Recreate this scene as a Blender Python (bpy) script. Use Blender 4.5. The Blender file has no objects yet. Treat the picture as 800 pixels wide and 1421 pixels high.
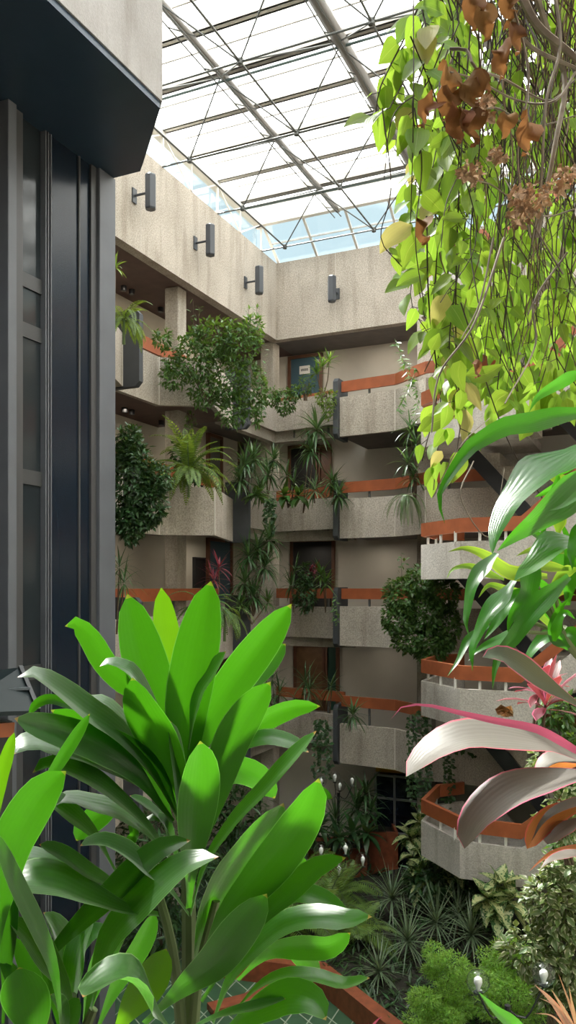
import bpy, math, random
from mathutils import Vector, Matrix, noise

# ------------------------------------------------------------------ camera, world, sun, exposure
C = bpy.context.scene.collection
SC = bpy.context.scene
TH = math.radians(24.5)
F, PX0, PY0, ZE = 1130.0, 400.0, 815.0, 7.55
RT = Vector((math.cos(TH), math.sin(TH), 0)); FW = Vector((-math.sin(TH), math.cos(TH), 0)); UP = Vector((0, 0, 1))
EYE = Vector((0, 0, ZE))

cam = bpy.data.cameras.new('camera'); cam_o = bpy.data.objects.new('camera', cam); C.objects.link(cam_o)
cam_o.location = EYE; cam_o.rotation_euler = (math.pi / 2, 0, TH)
cam.sensor_fit = 'VERTICAL'; cam.sensor_height = 24.0; cam.lens = 24.0 * F / 1421.0
cam.shift_y = (PY0 - 710.5) / 1421.0; cam.clip_start = 0.05; cam.clip_end = 300
SC.camera = cam_o
SC.view_settings.view_transform = 'Standard'; SC.view_settings.look = 'None'
SC.view_settings.gamma = 1.0; SC.view_settings.use_curve_mapping = False
SC.view_settings.exposure = 0.95
SC.cycles.use_denoising = True
SC.cycles.max_bounces = 8; SC.cycles.diffuse_bounces = 5; SC.cycles.transmission_bounces = 6; SC.cycles.transparent_max_bounces = 12
SC.cycles.sample_clamp_indirect = 8.0

W = bpy.data.worlds.new('sky'); SC.world = W; W.use_nodes = True
nt = W.node_tree; nt.nodes.clear()
out = nt.nodes.new('ShaderNodeOutputWorld'); bg = nt.nodes.new('ShaderNodeBackground')
tc = nt.nodes.new('ShaderNodeTexCoord'); sep = nt.nodes.new('ShaderNodeSeparateXYZ'); rmp = nt.nodes.new('ShaderNodeValToRGB')
nz = nt.nodes.new('ShaderNodeTexNoise'); nz.inputs['Scale'].default_value = 3.0; nz.inputs['Detail'].default_value = 5.0
mth = nt.nodes.new('ShaderNodeMath'); mth.operation = 'MULTIPLY_ADD'; mth.inputs[1].default_value = 0.16; 
sub = nt.nodes.new('ShaderNodeMath'); sub.operation = 'SUBTRACT'; sub.inputs[1].default_value = 0.08
nt.links.new(tc.outputs['Generated'], sep.inputs[0]); nt.links.new(tc.outputs['Generated'], nz.inputs['Vector'])
nt.links.new(nz.outputs['Fac'], mth.inputs[0]); nt.links.new(sep.outputs['Z'], mth.inputs[2]); nt.links.new(mth.outputs[0], sub.inputs[0])
nt.links.new(sub.outputs[0], rmp.inputs[0])
e = rmp.color_ramp.elements
e[0].position = 0.0; e[0].color = (.02, .02, .02, 1)
e[1].position = 1.0; e[1].color = (1, 1, 1, 1)
for p, c in ((0.04, (.05, .06, .065, 1)), (.2, (.09, .12, .135, 1)), (.34, (.17, .215, .235, 1)), (.43, (.19, .23, .245, 1)), (.52, (.75, .8, .83, 1))):
    q = e.new(p); q.color = c
nt.links.new(rmp.outputs[0], bg.inputs['Color']); bg.inputs['Strength'].default_value = 2.2
nt.links.new(bg.outputs[0], out.inputs['Surface'])

sun = bpy.data.lights.new('sun', 'SUN'); sun.energy = 17.0; sun.angle = math.radians(5); sun.color = (1, .96, .88)
sun_o = bpy.data.objects.new('sun', sun); C.objects.link(sun_o); sun_o.location = (-6, 8, 30)
SUN_DIR = Vector((-.50, .30, .86))        # towards the sun: over the elevator side, slightly ahead, high
sun_o.rotation_euler = SUN_DIR.to_track_quat('Z', 'Y').to_euler()

# ------------------------------------------------------------------ placing helpers
def P(px, py, d):
    return EYE + d * FW + RT * ((px - PX0) / F * d) + UP * ((PY0 - py) / F * d)
def ray(px, py):
    return FW + RT * ((px - PX0) / F) + UP * ((PY0 - py) / F)
def onX(px, py, X):
    r = ray(px, py); return EYE + r * (X / r.x)
def onY(px, py, Y):
    r = ray(px, py); return EYE + r * (Y / r.y)
def onZ(px, py, Z):
    r = ray(px, py); return EYE + r * ((Z - ZE) / r.z)
def R(z): return ZE + z

# ------------------------------------------------------------------ mesh builder
class MB:
    def __init__(s): s.v = []; s.f = []; s.uv = []
    def add(s, vs, fs, uvs=None):
        n = len(s.v); s.v += [tuple(v) for v in vs]; s.f += [tuple(i + n for i in f) for f in fs]
        s.uv += list(uvs) if uvs else [(0.5, 0.5)] * len(vs)
        return s
    def box(s, a, b):
        x0, y0, z0 = a; x1, y1, z1 = b
        return s.add([(x0,y0,z0),(x1,y0,z0),(x1,y1,z0),(x0,y1,z0),(x0,y0,z1),(x1,y0,z1),(x1,y1,z1),(x0,y1,z1)],
              [(0,3,2,1),(4,5,6,7),(0,1,5,4),(1,2,6,5),(2,3,7,6),(3,0,4,7)])
    def bbox(s, a, b, e=.01):                       # box with its twelve edges chamfered
        x0, y0, z0 = a; x1, y1, z1 = b
        e = min(e, (x1-x0)/3, (y1-y0)/3, (z1-z0)/3)
        v = []; 
        def add(x, y, z): v.append((x, y, z)); return len(v) - 1
        idx = {}
        for ix, X, sx in ((0, x0, 1), (1, x1, -1)):
            for iy, Y, sy in ((0, y0, 1), (1, y1, -1)):
                for iz, Z, sz in ((0, z0, 1), (1, z1, -1)):
                    idx[ix,iy,iz,'x'] = add(X, Y+sy*e, Z+sz*e); idx[ix,iy,iz,'y'] = add(X+sx*e, Y, Z+sz*e); idx[ix,iy,iz,'z'] = add(X+sx*e, Y+sy*e, Z)
        I = lambda k, a: idx[k[0],k[1],k[2],a]
        fs = []
        q = ((0,0),(1,0),(1,1),(0,1))
        fs.append([I((0,a,b),'x') for a, b in reversed(q)]); fs.append([I((1,a,b),'x') for a, b in q])
        fs.append([I((a,0,b),'y') for a, b in q]); fs.append([I((a,1,b),'y') for a, b in reversed(q)])
        fs.append([I((a,b,0),'z') for a, b in reversed(q)]); fs.append([I((a,b,1),'z') for a, b in q])
        for a in (0,1):
            for b in (0,1):
                fs.append([I((0,a,b),'y'),I((1,a,b),'y'),I((1,a,b),'z'),I((0,a,b),'z')])
                fs.append([I((a,0,b),'x'),I((a,1,b),'x'),I((a,1,b),'z'),I((a,0,b),'z')])
                fs.append([I((a,b,0),'x'),I((a,b,1),'x'),I((a,b,1),'y'),I((a,b,0),'y')])
        for k in ((a,b,c) for a in (0,1) for b in (0,1) for c in (0,1)):
            fs.append([I(k,'x'),I(k,'y'),I(k,'z')])
        return s.add(v, fs)
    def prism(s, poly, z0, z1):
        n = len(poly)
        return s.add([(x,y,z0) for x,y in poly] + [(x,y,z1) for x,y in poly],
              [tuple(range(n-1,-1,-1)), tuple(range(n,2*n))] + [(i,(i+1)%n,n+(i+1)%n,n+i) for i in range(n)])
    def poly3(s, pts, off):                         # planar polygon extruded by vector off
        n = len(pts); o = Vector(off)
        return s.add([Vector(p) for p in pts] + [Vector(p)+o for p in pts],
              [tuple(range(n-1,-1,-1)), tuple(range(n,2*n))] + [(i,(i+1)%n,n+(i+1)%n,n+i) for i in range(n)])
    def tube(s, pts, r, n=6, r1=None, cap=True):
        pts = [Vector(p) for p in pts]; m = len(pts); vs = []; fs = []; uv = []
        up = Vector((0.13, 0.21, 1)).normalized(); t0 = (pts[1]-pts[0]).normalized()
        if abs(t0.dot(up)) > .95: up = Vector((1, .1, .05)).normalized()
        a = t0.cross(up).normalized()
        for i, p in enumerate(pts):
            t = (pts[min(i+1,m-1)] - pts[max(i-1,0)]).normalized()
            a = (a - t*a.dot(t)).normalized(); b = t.cross(a)
            rr = r if r1 is None else r + (r1-r)*i/(m-1)
            for k in range(n):
                w = 2*math.pi*k/n; vs.append(p + (a*math.cos(w)+b*math.sin(w))*rr); uv.append((k/n, i/(m-1)))
        for i in range(m-1):
            for k in range(n):
                fs.append((i*n+k, i*n+(k+1)%n, (i+1)*n+(k+1)%n, (i+1)*n+k))
        if cap: fs.append(tuple(range(n-1,-1,-1))); fs.append(tuple((m-1)*n+k for k in range(n)))
        return s.add(vs, fs, uv)
    def bar(s, a, b, w, h):                         # rectangular bar from a to b, h along up
        a = Vector(a); b = Vector(b); t = (b-a).normalized(); side = t.cross(UP)
        if side.length < 1e-3: side = Vector((1,0,0))
        side.normalize(); u = side.cross(t).normalized()
        vs = [p + side*(sx*w/2) + u*(sz*h/2) for p in (a,b) for sx,sz in ((-1,-1),(1,-1),(1,1),(-1,1))]
        return s.add(vs, [(3,2,1,0),(4,5,6,7),(0,1,5,4),(1,2,6,5),(2,3,7,6),(3,0,4,7)])
    def lathe(s, prof, c, n=16):                    # profile of (radius, z) round the vertical through c
        cx, cy, cz = c; vs = []; fs = []
        for r, z in prof:
            for k in range(n):
                w = 2*math.pi*k/n; vs.append((cx+r*math.cos(w), cy+r*math.sin(w), cz+z))
        for i in range(len(prof)-1):
            for k in range(n): fs.append((i*n+k, i*n+(k+1)%n, (i+1)*n+(k+1)%n, (i+1)*n+k))
        fs.append(tuple(range(n-1,-1,-1))); fs.append(tuple((len(prof)-1)*n+k for k in range(n)))
        return s.add(vs, fs)
    def wall(s, path, z0, z1, th):                  # upright wall along a plan path, thickness to the path's left, mitred
        pts = [Vector((p[0], p[1])) for p in path]; n = len(pts); off = []
        for i in range(n):
            ds = []
            if i > 0: ds.append((pts[i]-pts[i-1]).normalized())
            if i < n-1: ds.append((pts[i+1]-pts[i]).normalized())
            ns = [Vector((-d.y, d.x)) for d in ds]
            m = sum(ns, Vector((0,0))).normalized(); k = th / max(.4, m.dot(ns[0])); off.append(pts[i] + m*k)
        Z0 = z0 if isinstance(z0, (list, tuple)) else [z0]*n; Z1 = z1 if isinstance(z1, (list, tuple)) else [z1]*n
        vs = []
        for i in range(n):
            a, b = pts[i], off[i]
            vs += [(a.x,a.y,Z0[i]),(b.x,b.y,Z0[i]),(b.x,b.y,Z1[i]),(a.x,a.y,Z1[i])]
        fs = []
        for i in range(n-1):
            for k in range(4): fs.append((i*4+k, i*4+(k+1)%4, (i+1)*4+(k+1)%4, (i+1)*4+k))
        fs += [(3,2,1,0), tuple((n-1)*4+k for k in range(4))]
        return s.add(vs, fs)
    def build(s, name, mat, parent=None, smooth=False, base=None):
        me = bpy.data.meshes.new(name)
        o = bpy.data.objects.new(name, me); C.objects.link(o)
        org = Vector((0,0,0))
        if parent is not None: o.parent = parent; org = Vector(parent.get('_org', (0,0,0)))
        elif base is not None: org = Vector(base); o.location = org
        o['_org'] = tuple(org)
        me.from_pydata([tuple(Vector(v)-org) for v in s.v], [], s.f)
        ul = me.uv_layers.new(name='UVMap')
        buf = []
        for l in me.loops: buf += s.uv[l.vertex_index]
        ul.data.foreach_set('uv', buf)
        if smooth: me.polygons.foreach_set('use_smooth', [True]*len(me.polygons))
        me.materials.append(mat); me.validate(); me.update()
        return o

def tag(o, label=None, cat=None, group=None, kind=None):
    if label: o['label'] = label
    if cat: o['category'] = cat
    if group: o['group'] = group
    if kind: o['kind'] = kind
    return o
def thing(name, label, cat, loc, group=None):
    o = bpy.data.objects.new(name, None); C.objects.link(o); o.location = loc; o['_org'] = tuple(loc); o.empty_display_size = .2
    return tag(o, label, cat, group)
def struct(name, mb, mat, parent=None, smooth=False):
    o = mb.build(name, mat, parent, smooth)
    if parent is None: o['kind'] = 'structure'
    return o
def dup(root, loc, label, group=None):
    r = root.copy(); C.objects.link(r); r.location = loc; r['label'] = label
    if group: r['group'] = group
    for ch in list(root.children):
        c = ch.copy(); C.objects.link(c); c.parent = r
        for g in list(ch.children):
            d = g.copy(); C.objects.link(d); d.parent = c
    return r

# ------------------------------------------------------------------ materials
def newmat(name):
    m = bpy.data.materials.new(name); m.use_nodes = True; t = m.node_tree; t.nodes.clear()
    o = t.nodes.new('ShaderNodeOutputMaterial'); return m, t, o
def plain(name, col, rough=.5, metal=0, spec=.5, vary=0.0, scale=6.0, bump=0.0):
    m, t, o = newmat(name); b = t.nodes.new('ShaderNodeBsdfPrincipled')
    b.inputs['Base Color'].default_value = (*col, 1); b.inputs['Roughness'].default_value = rough
    b.inputs['Metallic'].default_value = metal; b.inputs['Specular IOR Level'].default_value = spec
    if vary or bump:
        tcn = t.nodes.new('ShaderNodeTexCoord'); n = t.nodes.new('ShaderNodeTexNoise'); n.inputs['Scale'].default_value = scale; n.inputs['Detail'].default_value = 6
        t.links.new(tcn.outputs['Object'], n.inputs['Vector'])
        if vary:
            r = t.nodes.new('ShaderNodeValToRGB'); r.color_ramp.elements[0].position = .3; r.color_ramp.elements[1].position = .7
            r.color_ramp.elements[0].color = (*[c*(1-vary) for c in col], 1); r.color_ramp.elements[1].color = (*[min(1, c*(1+vary)) for c in col], 1)
            t.links.new(n.outputs['Fac'], r.inputs[0]); t.links.new(r.outputs[0], b.inputs['Base Color'])
        if bump:
            bp = t.nodes.new('ShaderNodeBump'); bp.inputs['Strength'].default_value = bump; bp.inputs['Distance'].default_value = .02
            t.links.new(n.outputs['Fac'], bp.inputs['Height']); t.links.new(bp.outputs[0], b.inputs['Normal'])
    t.links.new(b.outputs[0], o.inputs['Surface']); return m
def concrete(name, col, speck=.35, seam=0.0):
    m, t, o = newmat(name); b = t.nodes.new('ShaderNodeBsdfPrincipled'); b.inputs['Roughness'].default_value = .9; b.inputs['Specular IOR Level'].default_value = .15
    g = t.nodes.new('ShaderNodeNewGeometry')
    v = t.nodes.new('ShaderNodeTexNoise'); v.inputs['Scale'].default_value = 34; v.inputs['Detail'].default_value = 4; v.inputs['Roughness'].default_value = .7
    w = t.nodes.new('ShaderNodeTexNoise'); w.inputs['Scale'].default_value = .9; w.inputs['Detail'].default_value = 6
    s = t.nodes.new('ShaderNodeMapping'); s.inputs['Scale'].default_value = (1.6, 1.6, .22)
    st = t.nodes.new('ShaderNodeTexNoise'); st.inputs['Scale'].default_value = 2.2; st.inputs['Detail'].default_value = 5
    for n in (v, w): t.links.new(g.outputs['Position'], n.inputs['Vector'])
    t.links.new(g.outputs['Position'], s.inputs['Vector']); t.links.new(s.outputs[0], st.inputs['Vector'])
    r = t.nodes.new('ShaderNodeValToRGB'); r.color_ramp.elements[0].position = .36; r.color_ramp.elements[1].position = .62
    r.color_ramp.elements[0].color = (*[c*(1-speck) for c in col], 1); r.color_ramp.elements[1].color = (*[min(1,c*(1+speck*.55)) for c in col], 1)
    t.links.new(v.outputs['Fac'], r.inputs[0])
    r2 = t.nodes.new('ShaderNodeValToRGB'); r2.color_ramp.elements[0].position = .3; r2.color_ramp.elements[1].position = .6
    r2.color_ramp.elements[0].color = (.8,.79,.77,1); r2.color_ramp.elements[1].color = (1,1,1,1); t.links.new(w.outputs['Fac'], r2.inputs[0])
    r3 = t.nodes.new('ShaderNodeValToRGB'); r3.color_ramp.elements[0].position = .28; r3.color_ramp.elements[1].position = .5
    r3.color_ramp.elements[0].color = (.74,.72,.69,1); r3.color_ramp.elements[1].color = (1,1,1,1); t.links.new(st.outputs['Fac'], r3.inputs[0])
    a = t.nodes.new('ShaderNodeMixRGB'); a.blend_type = 'MULTIPLY'; a.inputs[0].default_value = 1
    c = t.nodes.new('ShaderNodeMixRGB'); c.blend_type = 'MULTIPLY'; c.inputs[0].default_value = 1
    t.links.new(r.outputs[0], a.inputs[1]); t.links.new(r2.outputs[0], a.inputs[2]); t.links.new(a.outputs[0], c.inputs[1]); t.links.new(r3.outputs[0], c.inputs[2])
    bp = t.nodes.new('ShaderNodeBump'); bp.inputs['Strength'].default_value = .5; bp.inputs['Distance'].default_value = .02
    t.links.new(v.outputs['Fac'], bp.inputs['Height']); t.links.new(bp.outputs[0], b.inputs['Normal'])
    t.links.new(c.outputs[0], b.inputs['Base Color']); t.links.new(b.outputs[0], o.inputs['Surface']); return m
def leafmat(name, col, back=None, rough=.38, spec=.5, trans=.45, mid=None, edge=None, edge_w=.06, vein=.12, veins=9, blotch=None, hue=.02, val=.25, tip=None, coat=0.0, bump=.05, sheen=0.0):
    """UV.x runs across the blade, UV.y from base to tip."""
    m, t, o = newmat(name); L = t.links.new
    b = t.nodes.new('ShaderNodeBsdfPrincipled'); b.inputs['Roughness'].default_value = rough; b.inputs['Specular IOR Level'].default_value = spec
    b.inputs['Coat Weight'].default_value = coat; b.inputs['Coat Roughness'].default_value = .3; b.inputs['Sheen Weight'].default_value = sheen; b.inputs['Sheen Roughness'].default_value = .35
    tr = t.nodes.new('ShaderNodeBsdfTranslucent'); mx = t.nodes.new('ShaderNodeMixShader'); mx.inputs[0].default_value = trans
    uv = t.nodes.new('ShaderNodeUVMap'); sp = t.nodes.new('ShaderNodeSeparateXYZ'); L(uv.outputs[0], sp.inputs[0])
    def math_(op, a, b_=None, c_=None):
        n = t.nodes.new('ShaderNodeMath'); n.operation = op
        for i, x in enumerate((a, b_, c_)):
            if x is None: continue
            if isinstance(x, (int, float)): n.inputs[i].default_value = x
            else: L(x, n.inputs[i])
        return n.outputs[0]
    def mix(fac, c1, c2, mode='MIX'):
        n = t.nodes.new('ShaderNodeMixRGB'); n.blend_type = mode
        for i, x in enumerate((fac, c1, c2)):
            if isinstance(x, (int, float)): n.inputs[i].default_value = x
            elif isinstance(x, tuple): n.inputs[i].default_value = (*x, 1)
            else: L(x, n.inputs[i])
        return n.outputs[0]
    ac = math_('ABSOLUTE', math_('SUBTRACT', sp.outputs[0], .5))          # 0 at the midrib, .5 at the margin
    g = t.nodes.new('ShaderNodeNewGeometry'); oi = t.nodes.new('ShaderNodeObjectInfo')
    rnd = math_('FRACT', math_('ADD', g.outputs['Random Per Island'], oi.outputs['Random']))
    base = col
    if veins:
        wv = math_('SINE', math_('MULTIPLY', ac, veins*6.283*2)); base = mix(math_('MULTIPLY', math_('MULTIPLY_ADD', wv, .5, .5), vein), col, tuple(c*.45 for c in col))
    if blotch:
        nz = t.nodes.new('ShaderNodeTexNoise'); nz.inputs['Scale'].default_value = 5.5; nz.inputs['Detail'].default_value = 3
        mp = t.nodes.new('ShaderNodeMapping'); mp.inputs['Scale'].default_value = (1.3, 2.0, 1); L(uv.outputs[0], mp.inputs[0])
        av = t.nodes.new('ShaderNodeVectorMath'); av.operation = 'ADD'; cv = t.nodes.new('ShaderNodeCombineXYZ'); L(math_('MULTIPLY', rnd, 40), cv.inputs[2])
        L(mp.outputs[0], av.inputs[0]); L(cv.outputs[0], av.inputs[1]); L(av.outputs[0], nz.inputs['Vector'])
        f = math_('GREATER_THAN', math_('SUBTRACT', nz.outputs['Fac'], math_('MULTIPLY', ac, .45)), .36)
        base = mix(f, base, blotch)
    if mid: base = mix(math_('LESS_THAN', ac, .022), base, mid)
    if edge: base = mix(math_('GREATER_THAN', ac, .5-edge_w), base, edge)
    if tip: base = mix(math_('GREATER_THAN', sp.outputs[1], .982), base, tip)
    hs = t.nodes.new('ShaderNodeHueSaturation')
    L(math_('MULTIPLY_ADD', math_('FRACT', math_('MULTIPLY', rnd, 7.31)), 2*hue, .5-hue), hs.inputs['Hue'])
    L(math_('MULTIPLY_ADD', rnd, 2*val, 1-val), hs.inputs['Value'])
    if isinstance(base, tuple): hs.inputs['Color'].default_value = (*base, 1)
    else: L(base, hs.inputs['Color'])
    L(hs.outputs[0], b.inputs['Base Color'])
    if back is None: back = (min(1, col[0]*2.2+.03), min(1, col[1]*1.9), col[2]*.7)
    h2 = t.nodes.new('ShaderNodeHueSaturation'); h2.inputs['Color'].default_value = (*back, 1)
    L(math_('MULTIPLY_ADD', rnd, val, 1-val/2), h2.inputs['Value'])
    if edge or blotch or mid:
        L(mix(.5, back, hs.outputs[0]), h2.inputs['Color'])
    L(h2.outputs[0], tr.inputs['Color'])
    if veins:
        bp = t.nodes.new('ShaderNodeBump'); bp.inputs['Strength'].default_value = bump; bp.inputs['Distance'].default_value = .003
        L(wv, bp.inputs['Height']); L(bp.outputs[0], b.inputs['Normal'])
    L(b.outputs[0], mx.inputs[1]); L(tr.outputs[0], mx.inputs[2]); L(mx.outputs[0], o.inputs['Surface'])
    return m
def glassmat(name, tint, transp, rough=.05, milky=0.0, refl=1.0):
    m, t, o = newmat(name); L = t.links.new
    tp = t.nodes.new('ShaderNodeBsdfTransparent'); tp.inputs[0].default_value = (*tint, 1)
    gl = t.nodes.new('ShaderNodeBsdfGlossy'); gl.inputs['Roughness'].default_value = rough
    a = t.nodes.new('ShaderNodeMixShader'); lw = t.nodes.new('ShaderNodeLayerWeight'); lw.inputs['Blend'].default_value = .5; pw = t.nodes.new('ShaderNodeMath'); pw.operation = 'POWER'; pw.inputs[1].default_value = 4; L(lw.outputs['Facing'], pw.inputs[0]); fr = t.nodes.new('ShaderNodeMath'); fr.operation = 'MULTIPLY_ADD'; fr.inputs[1].default_value = .8; fr.inputs[2].default_value = .04; L(pw.outputs[0], fr.inputs[0])
    fm = t.nodes.new('ShaderNodeMath'); fm.operation = 'MULTIPLY'; fm.inputs[1].default_value = refl; L(fr.outputs[0], fm.inputs[0]); L(fm.outputs[0], a.inputs[0]); L(tp.outputs[0], a.inputs[1]); L(gl.outputs[0], a.inputs[2]); last = a
    if milky:
        tl = t.nodes.new('ShaderNodeBsdfTranslucent'); tl.inputs[0].default_value = (.93,.94,.94,1)
        c = t.nodes.new('ShaderNodeMixShader'); c.inputs[0].default_value = milky; L(a.outputs[0], c.inputs[1]); L(tl.outputs[0], c.inputs[2]); last = c
    L(last.outputs[0], o.inputs['Surface']); return m

CONC = concrete('aggregate_concrete', (.50,.45,.39)); CONC_D = concrete('column_concrete', (.46,.42,.36), .25)
CONC_S = concrete('stair_concrete', (.52,.49,.45), .22)
CREAM = plain('cream_plaster', (.62,.57,.48), .8, vary=.05, scale=1.5)
WHITE = plain('white_plaster', (.66,.62,.55), .8, vary=.05, scale=1.2)
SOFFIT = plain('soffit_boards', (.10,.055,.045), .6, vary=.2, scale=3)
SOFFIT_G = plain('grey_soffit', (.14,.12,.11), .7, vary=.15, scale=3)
RAILM = plain('painted_timber_rail', (.31,.085,.032), .42, vary=.18, scale=4)
FINM = plain('slate_fin', (.055,.06,.068), .6, vary=.12, scale=3)
STEELW = plain('white_steel', (.66,.64,.6), .5); STEELD = plain('dark_steel', (.10,.105,.10), .5)
STEELM = plain('grey_steel', (.34,.32,.29), .5)
TERRA = plain('terracotta_tile', (.22,.06,.026), .5, vary=.25, scale=7)
DARKM = plain('dark_metal', (.02,.022,.025), .4)
BLACKG = plain('black_glass', (.008,.012,.02), .08, spec=.6)
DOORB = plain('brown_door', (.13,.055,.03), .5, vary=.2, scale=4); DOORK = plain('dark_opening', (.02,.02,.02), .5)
SOIL = plain('soil', (.018,.016,.010), .9, vary=.3, scale=20, bump=.6)
ALU = plain('aluminium', (.45,.45,.45), .35, metal=.8)
# ================================================================== the building
XL, YB = -10.0, 21.15
ZL = 15.0                                          # dummy
NEAR_ZB = {4: 4.0, 3: 1.15, 2: -1.70, 1: -4.62}   # underside of the projecting bays, relative to the eye
FAR_ZB = {4: 4.47, 3: 1.60, 2: -1.40, 1: -4.35}
RGT_ZB = {4: 3.98, 3: 1.29, 2: -1.54, 1: -4.64}
RAIL_Z = {4: (5.17, 5.45), 3: (2.50, 2.78), 2: (-.31, -.03), 1: (-3.15, -2.87)}
LPATH = [(-8.95,11.56),(-9.72,13.38),(-10,13.5),(-10,15.1),(-8.95,15.72),(-9.75,18.05)]
FPATH = [(-10,18.2),(-10,21.15)]
BPATH = [(-10,21.15),(-7.8,20.78)]
RPATH = [(-7.68,20.15),(-6.1,19.95),(-5.1,19.15),(0.5,19.15)]
STOREY = {4: 'top gallery', 3: 'third gallery', 2: 'second gallery', 1: 'first gallery'}

JOINT = plain('joint_filler_pale', (.62,.58,.52), .9)
# --- setting
def tilemat():
    m, t, o = newmat('green_floor_tile'); L = t.links.new
    b = t.nodes.new('ShaderNodeBsdfPrincipled'); b.inputs['Roughness'].default_value = .45
    g = t.nodes.new('ShaderNodeNewGeometry'); fs = []
    for nx, ny in ((1.0, .04), (.545, .84)):
        d = t.nodes.new('ShaderNodeVectorMath'); d.operation = 'DOT_PRODUCT'; d.inputs[1].default_value = (nx/.36, ny/.36, 0); L(g.outputs['Position'], d.inputs[0])
        f = t.nodes.new('ShaderNodeMath'); f.operation = 'FRACT'; L(d.outputs['Value'], f.inputs[0])
        l = t.nodes.new('ShaderNodeMath'); l.operation = 'LESS_THAN'; l.inputs[1].default_value = .06; L(f.outputs[0], l.inputs[0]); fs.append(l)
    mxm = t.nodes.new('ShaderNodeMath'); mxm.operation = 'MAXIMUM'; L(fs[0].outputs[0], mxm.inputs[0]); L(fs[1].outputs[0], mxm.inputs[1])
    n = t.nodes.new('ShaderNodeTexNoise'); n.inputs['Scale'].default_value = 3; L(g.outputs['Position'], n.inputs['Vector'])
    r = t.nodes.new('ShaderNodeValToRGB'); r.color_ramp.elements[0].color = (.02,.06,.03,1); r.color_ramp.elements[1].color = (.045,.11,.055,1); L(n.outputs['Fac'], r.inputs[0])
    x = t.nodes.new('ShaderNodeMixRGB'); x.inputs[2].default_value = (.28,.33,.25,1); L(mxm.outputs[0], x.inputs[0]); L(r.outputs[0], x.inputs[1])
    L(x.outputs[0], b.inputs['Base Color']); L(b.outputs[0], o.inputs['Surface']); return m
struct('floor', MB().box((-12.2,-4,-.2),(3,23.1,0)), tilemat())
struct('wall_left', MB().box((-12.2,-4,0),(-12,23.1,R(9.3))), CREAM)
struct('wall_back', MB().box((-12,22.9,0),(3,23.1,R(9.3))), WHITE)
struct('wall_right', MB().box((2.8,-4,0),(3,22.9,R(9.9))), CREAM)
struct('wall_near', MB().box((-12,-4.2,0),(2.8,-4,R(9.9))), SOFFIT_G)
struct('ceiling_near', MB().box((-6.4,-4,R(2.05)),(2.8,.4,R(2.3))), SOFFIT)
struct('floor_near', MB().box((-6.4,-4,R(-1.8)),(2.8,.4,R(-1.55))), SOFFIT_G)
# fascia ring under the skylight, a soffit lining behind it
struct('wall_left_fascia', MB().box((XL-.25, -4, R(7.1)), (XL, 21.15, R(9.3))), CONC)
struct('wall_back_fascia', MB().box((XL-.25, 21.15, R(7.1)), (2.8, 21.4, R(9.3))), CONC)
sm = MB()
for y in (12.0, 14.4, 16.8, 19.2): sm.box((XL-.006, y, R(7.1)), (XL+.004, y+.02, R(9.3)))
for x in (-8.2, -5.8, -3.4): sm.box((x, 21.145, R(7.1)), (x+.02, 21.155, R(9.3)))
struct('trim_1', sm, plain('joint_filler', (.50,.46,.41), .9))
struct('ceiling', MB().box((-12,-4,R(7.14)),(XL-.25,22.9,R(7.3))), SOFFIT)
struct('ceiling.001', MB().box((XL-.25,21.4,R(7.14)),(2.8,22.9,R(7.3))), SOFFIT_G)

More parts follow.
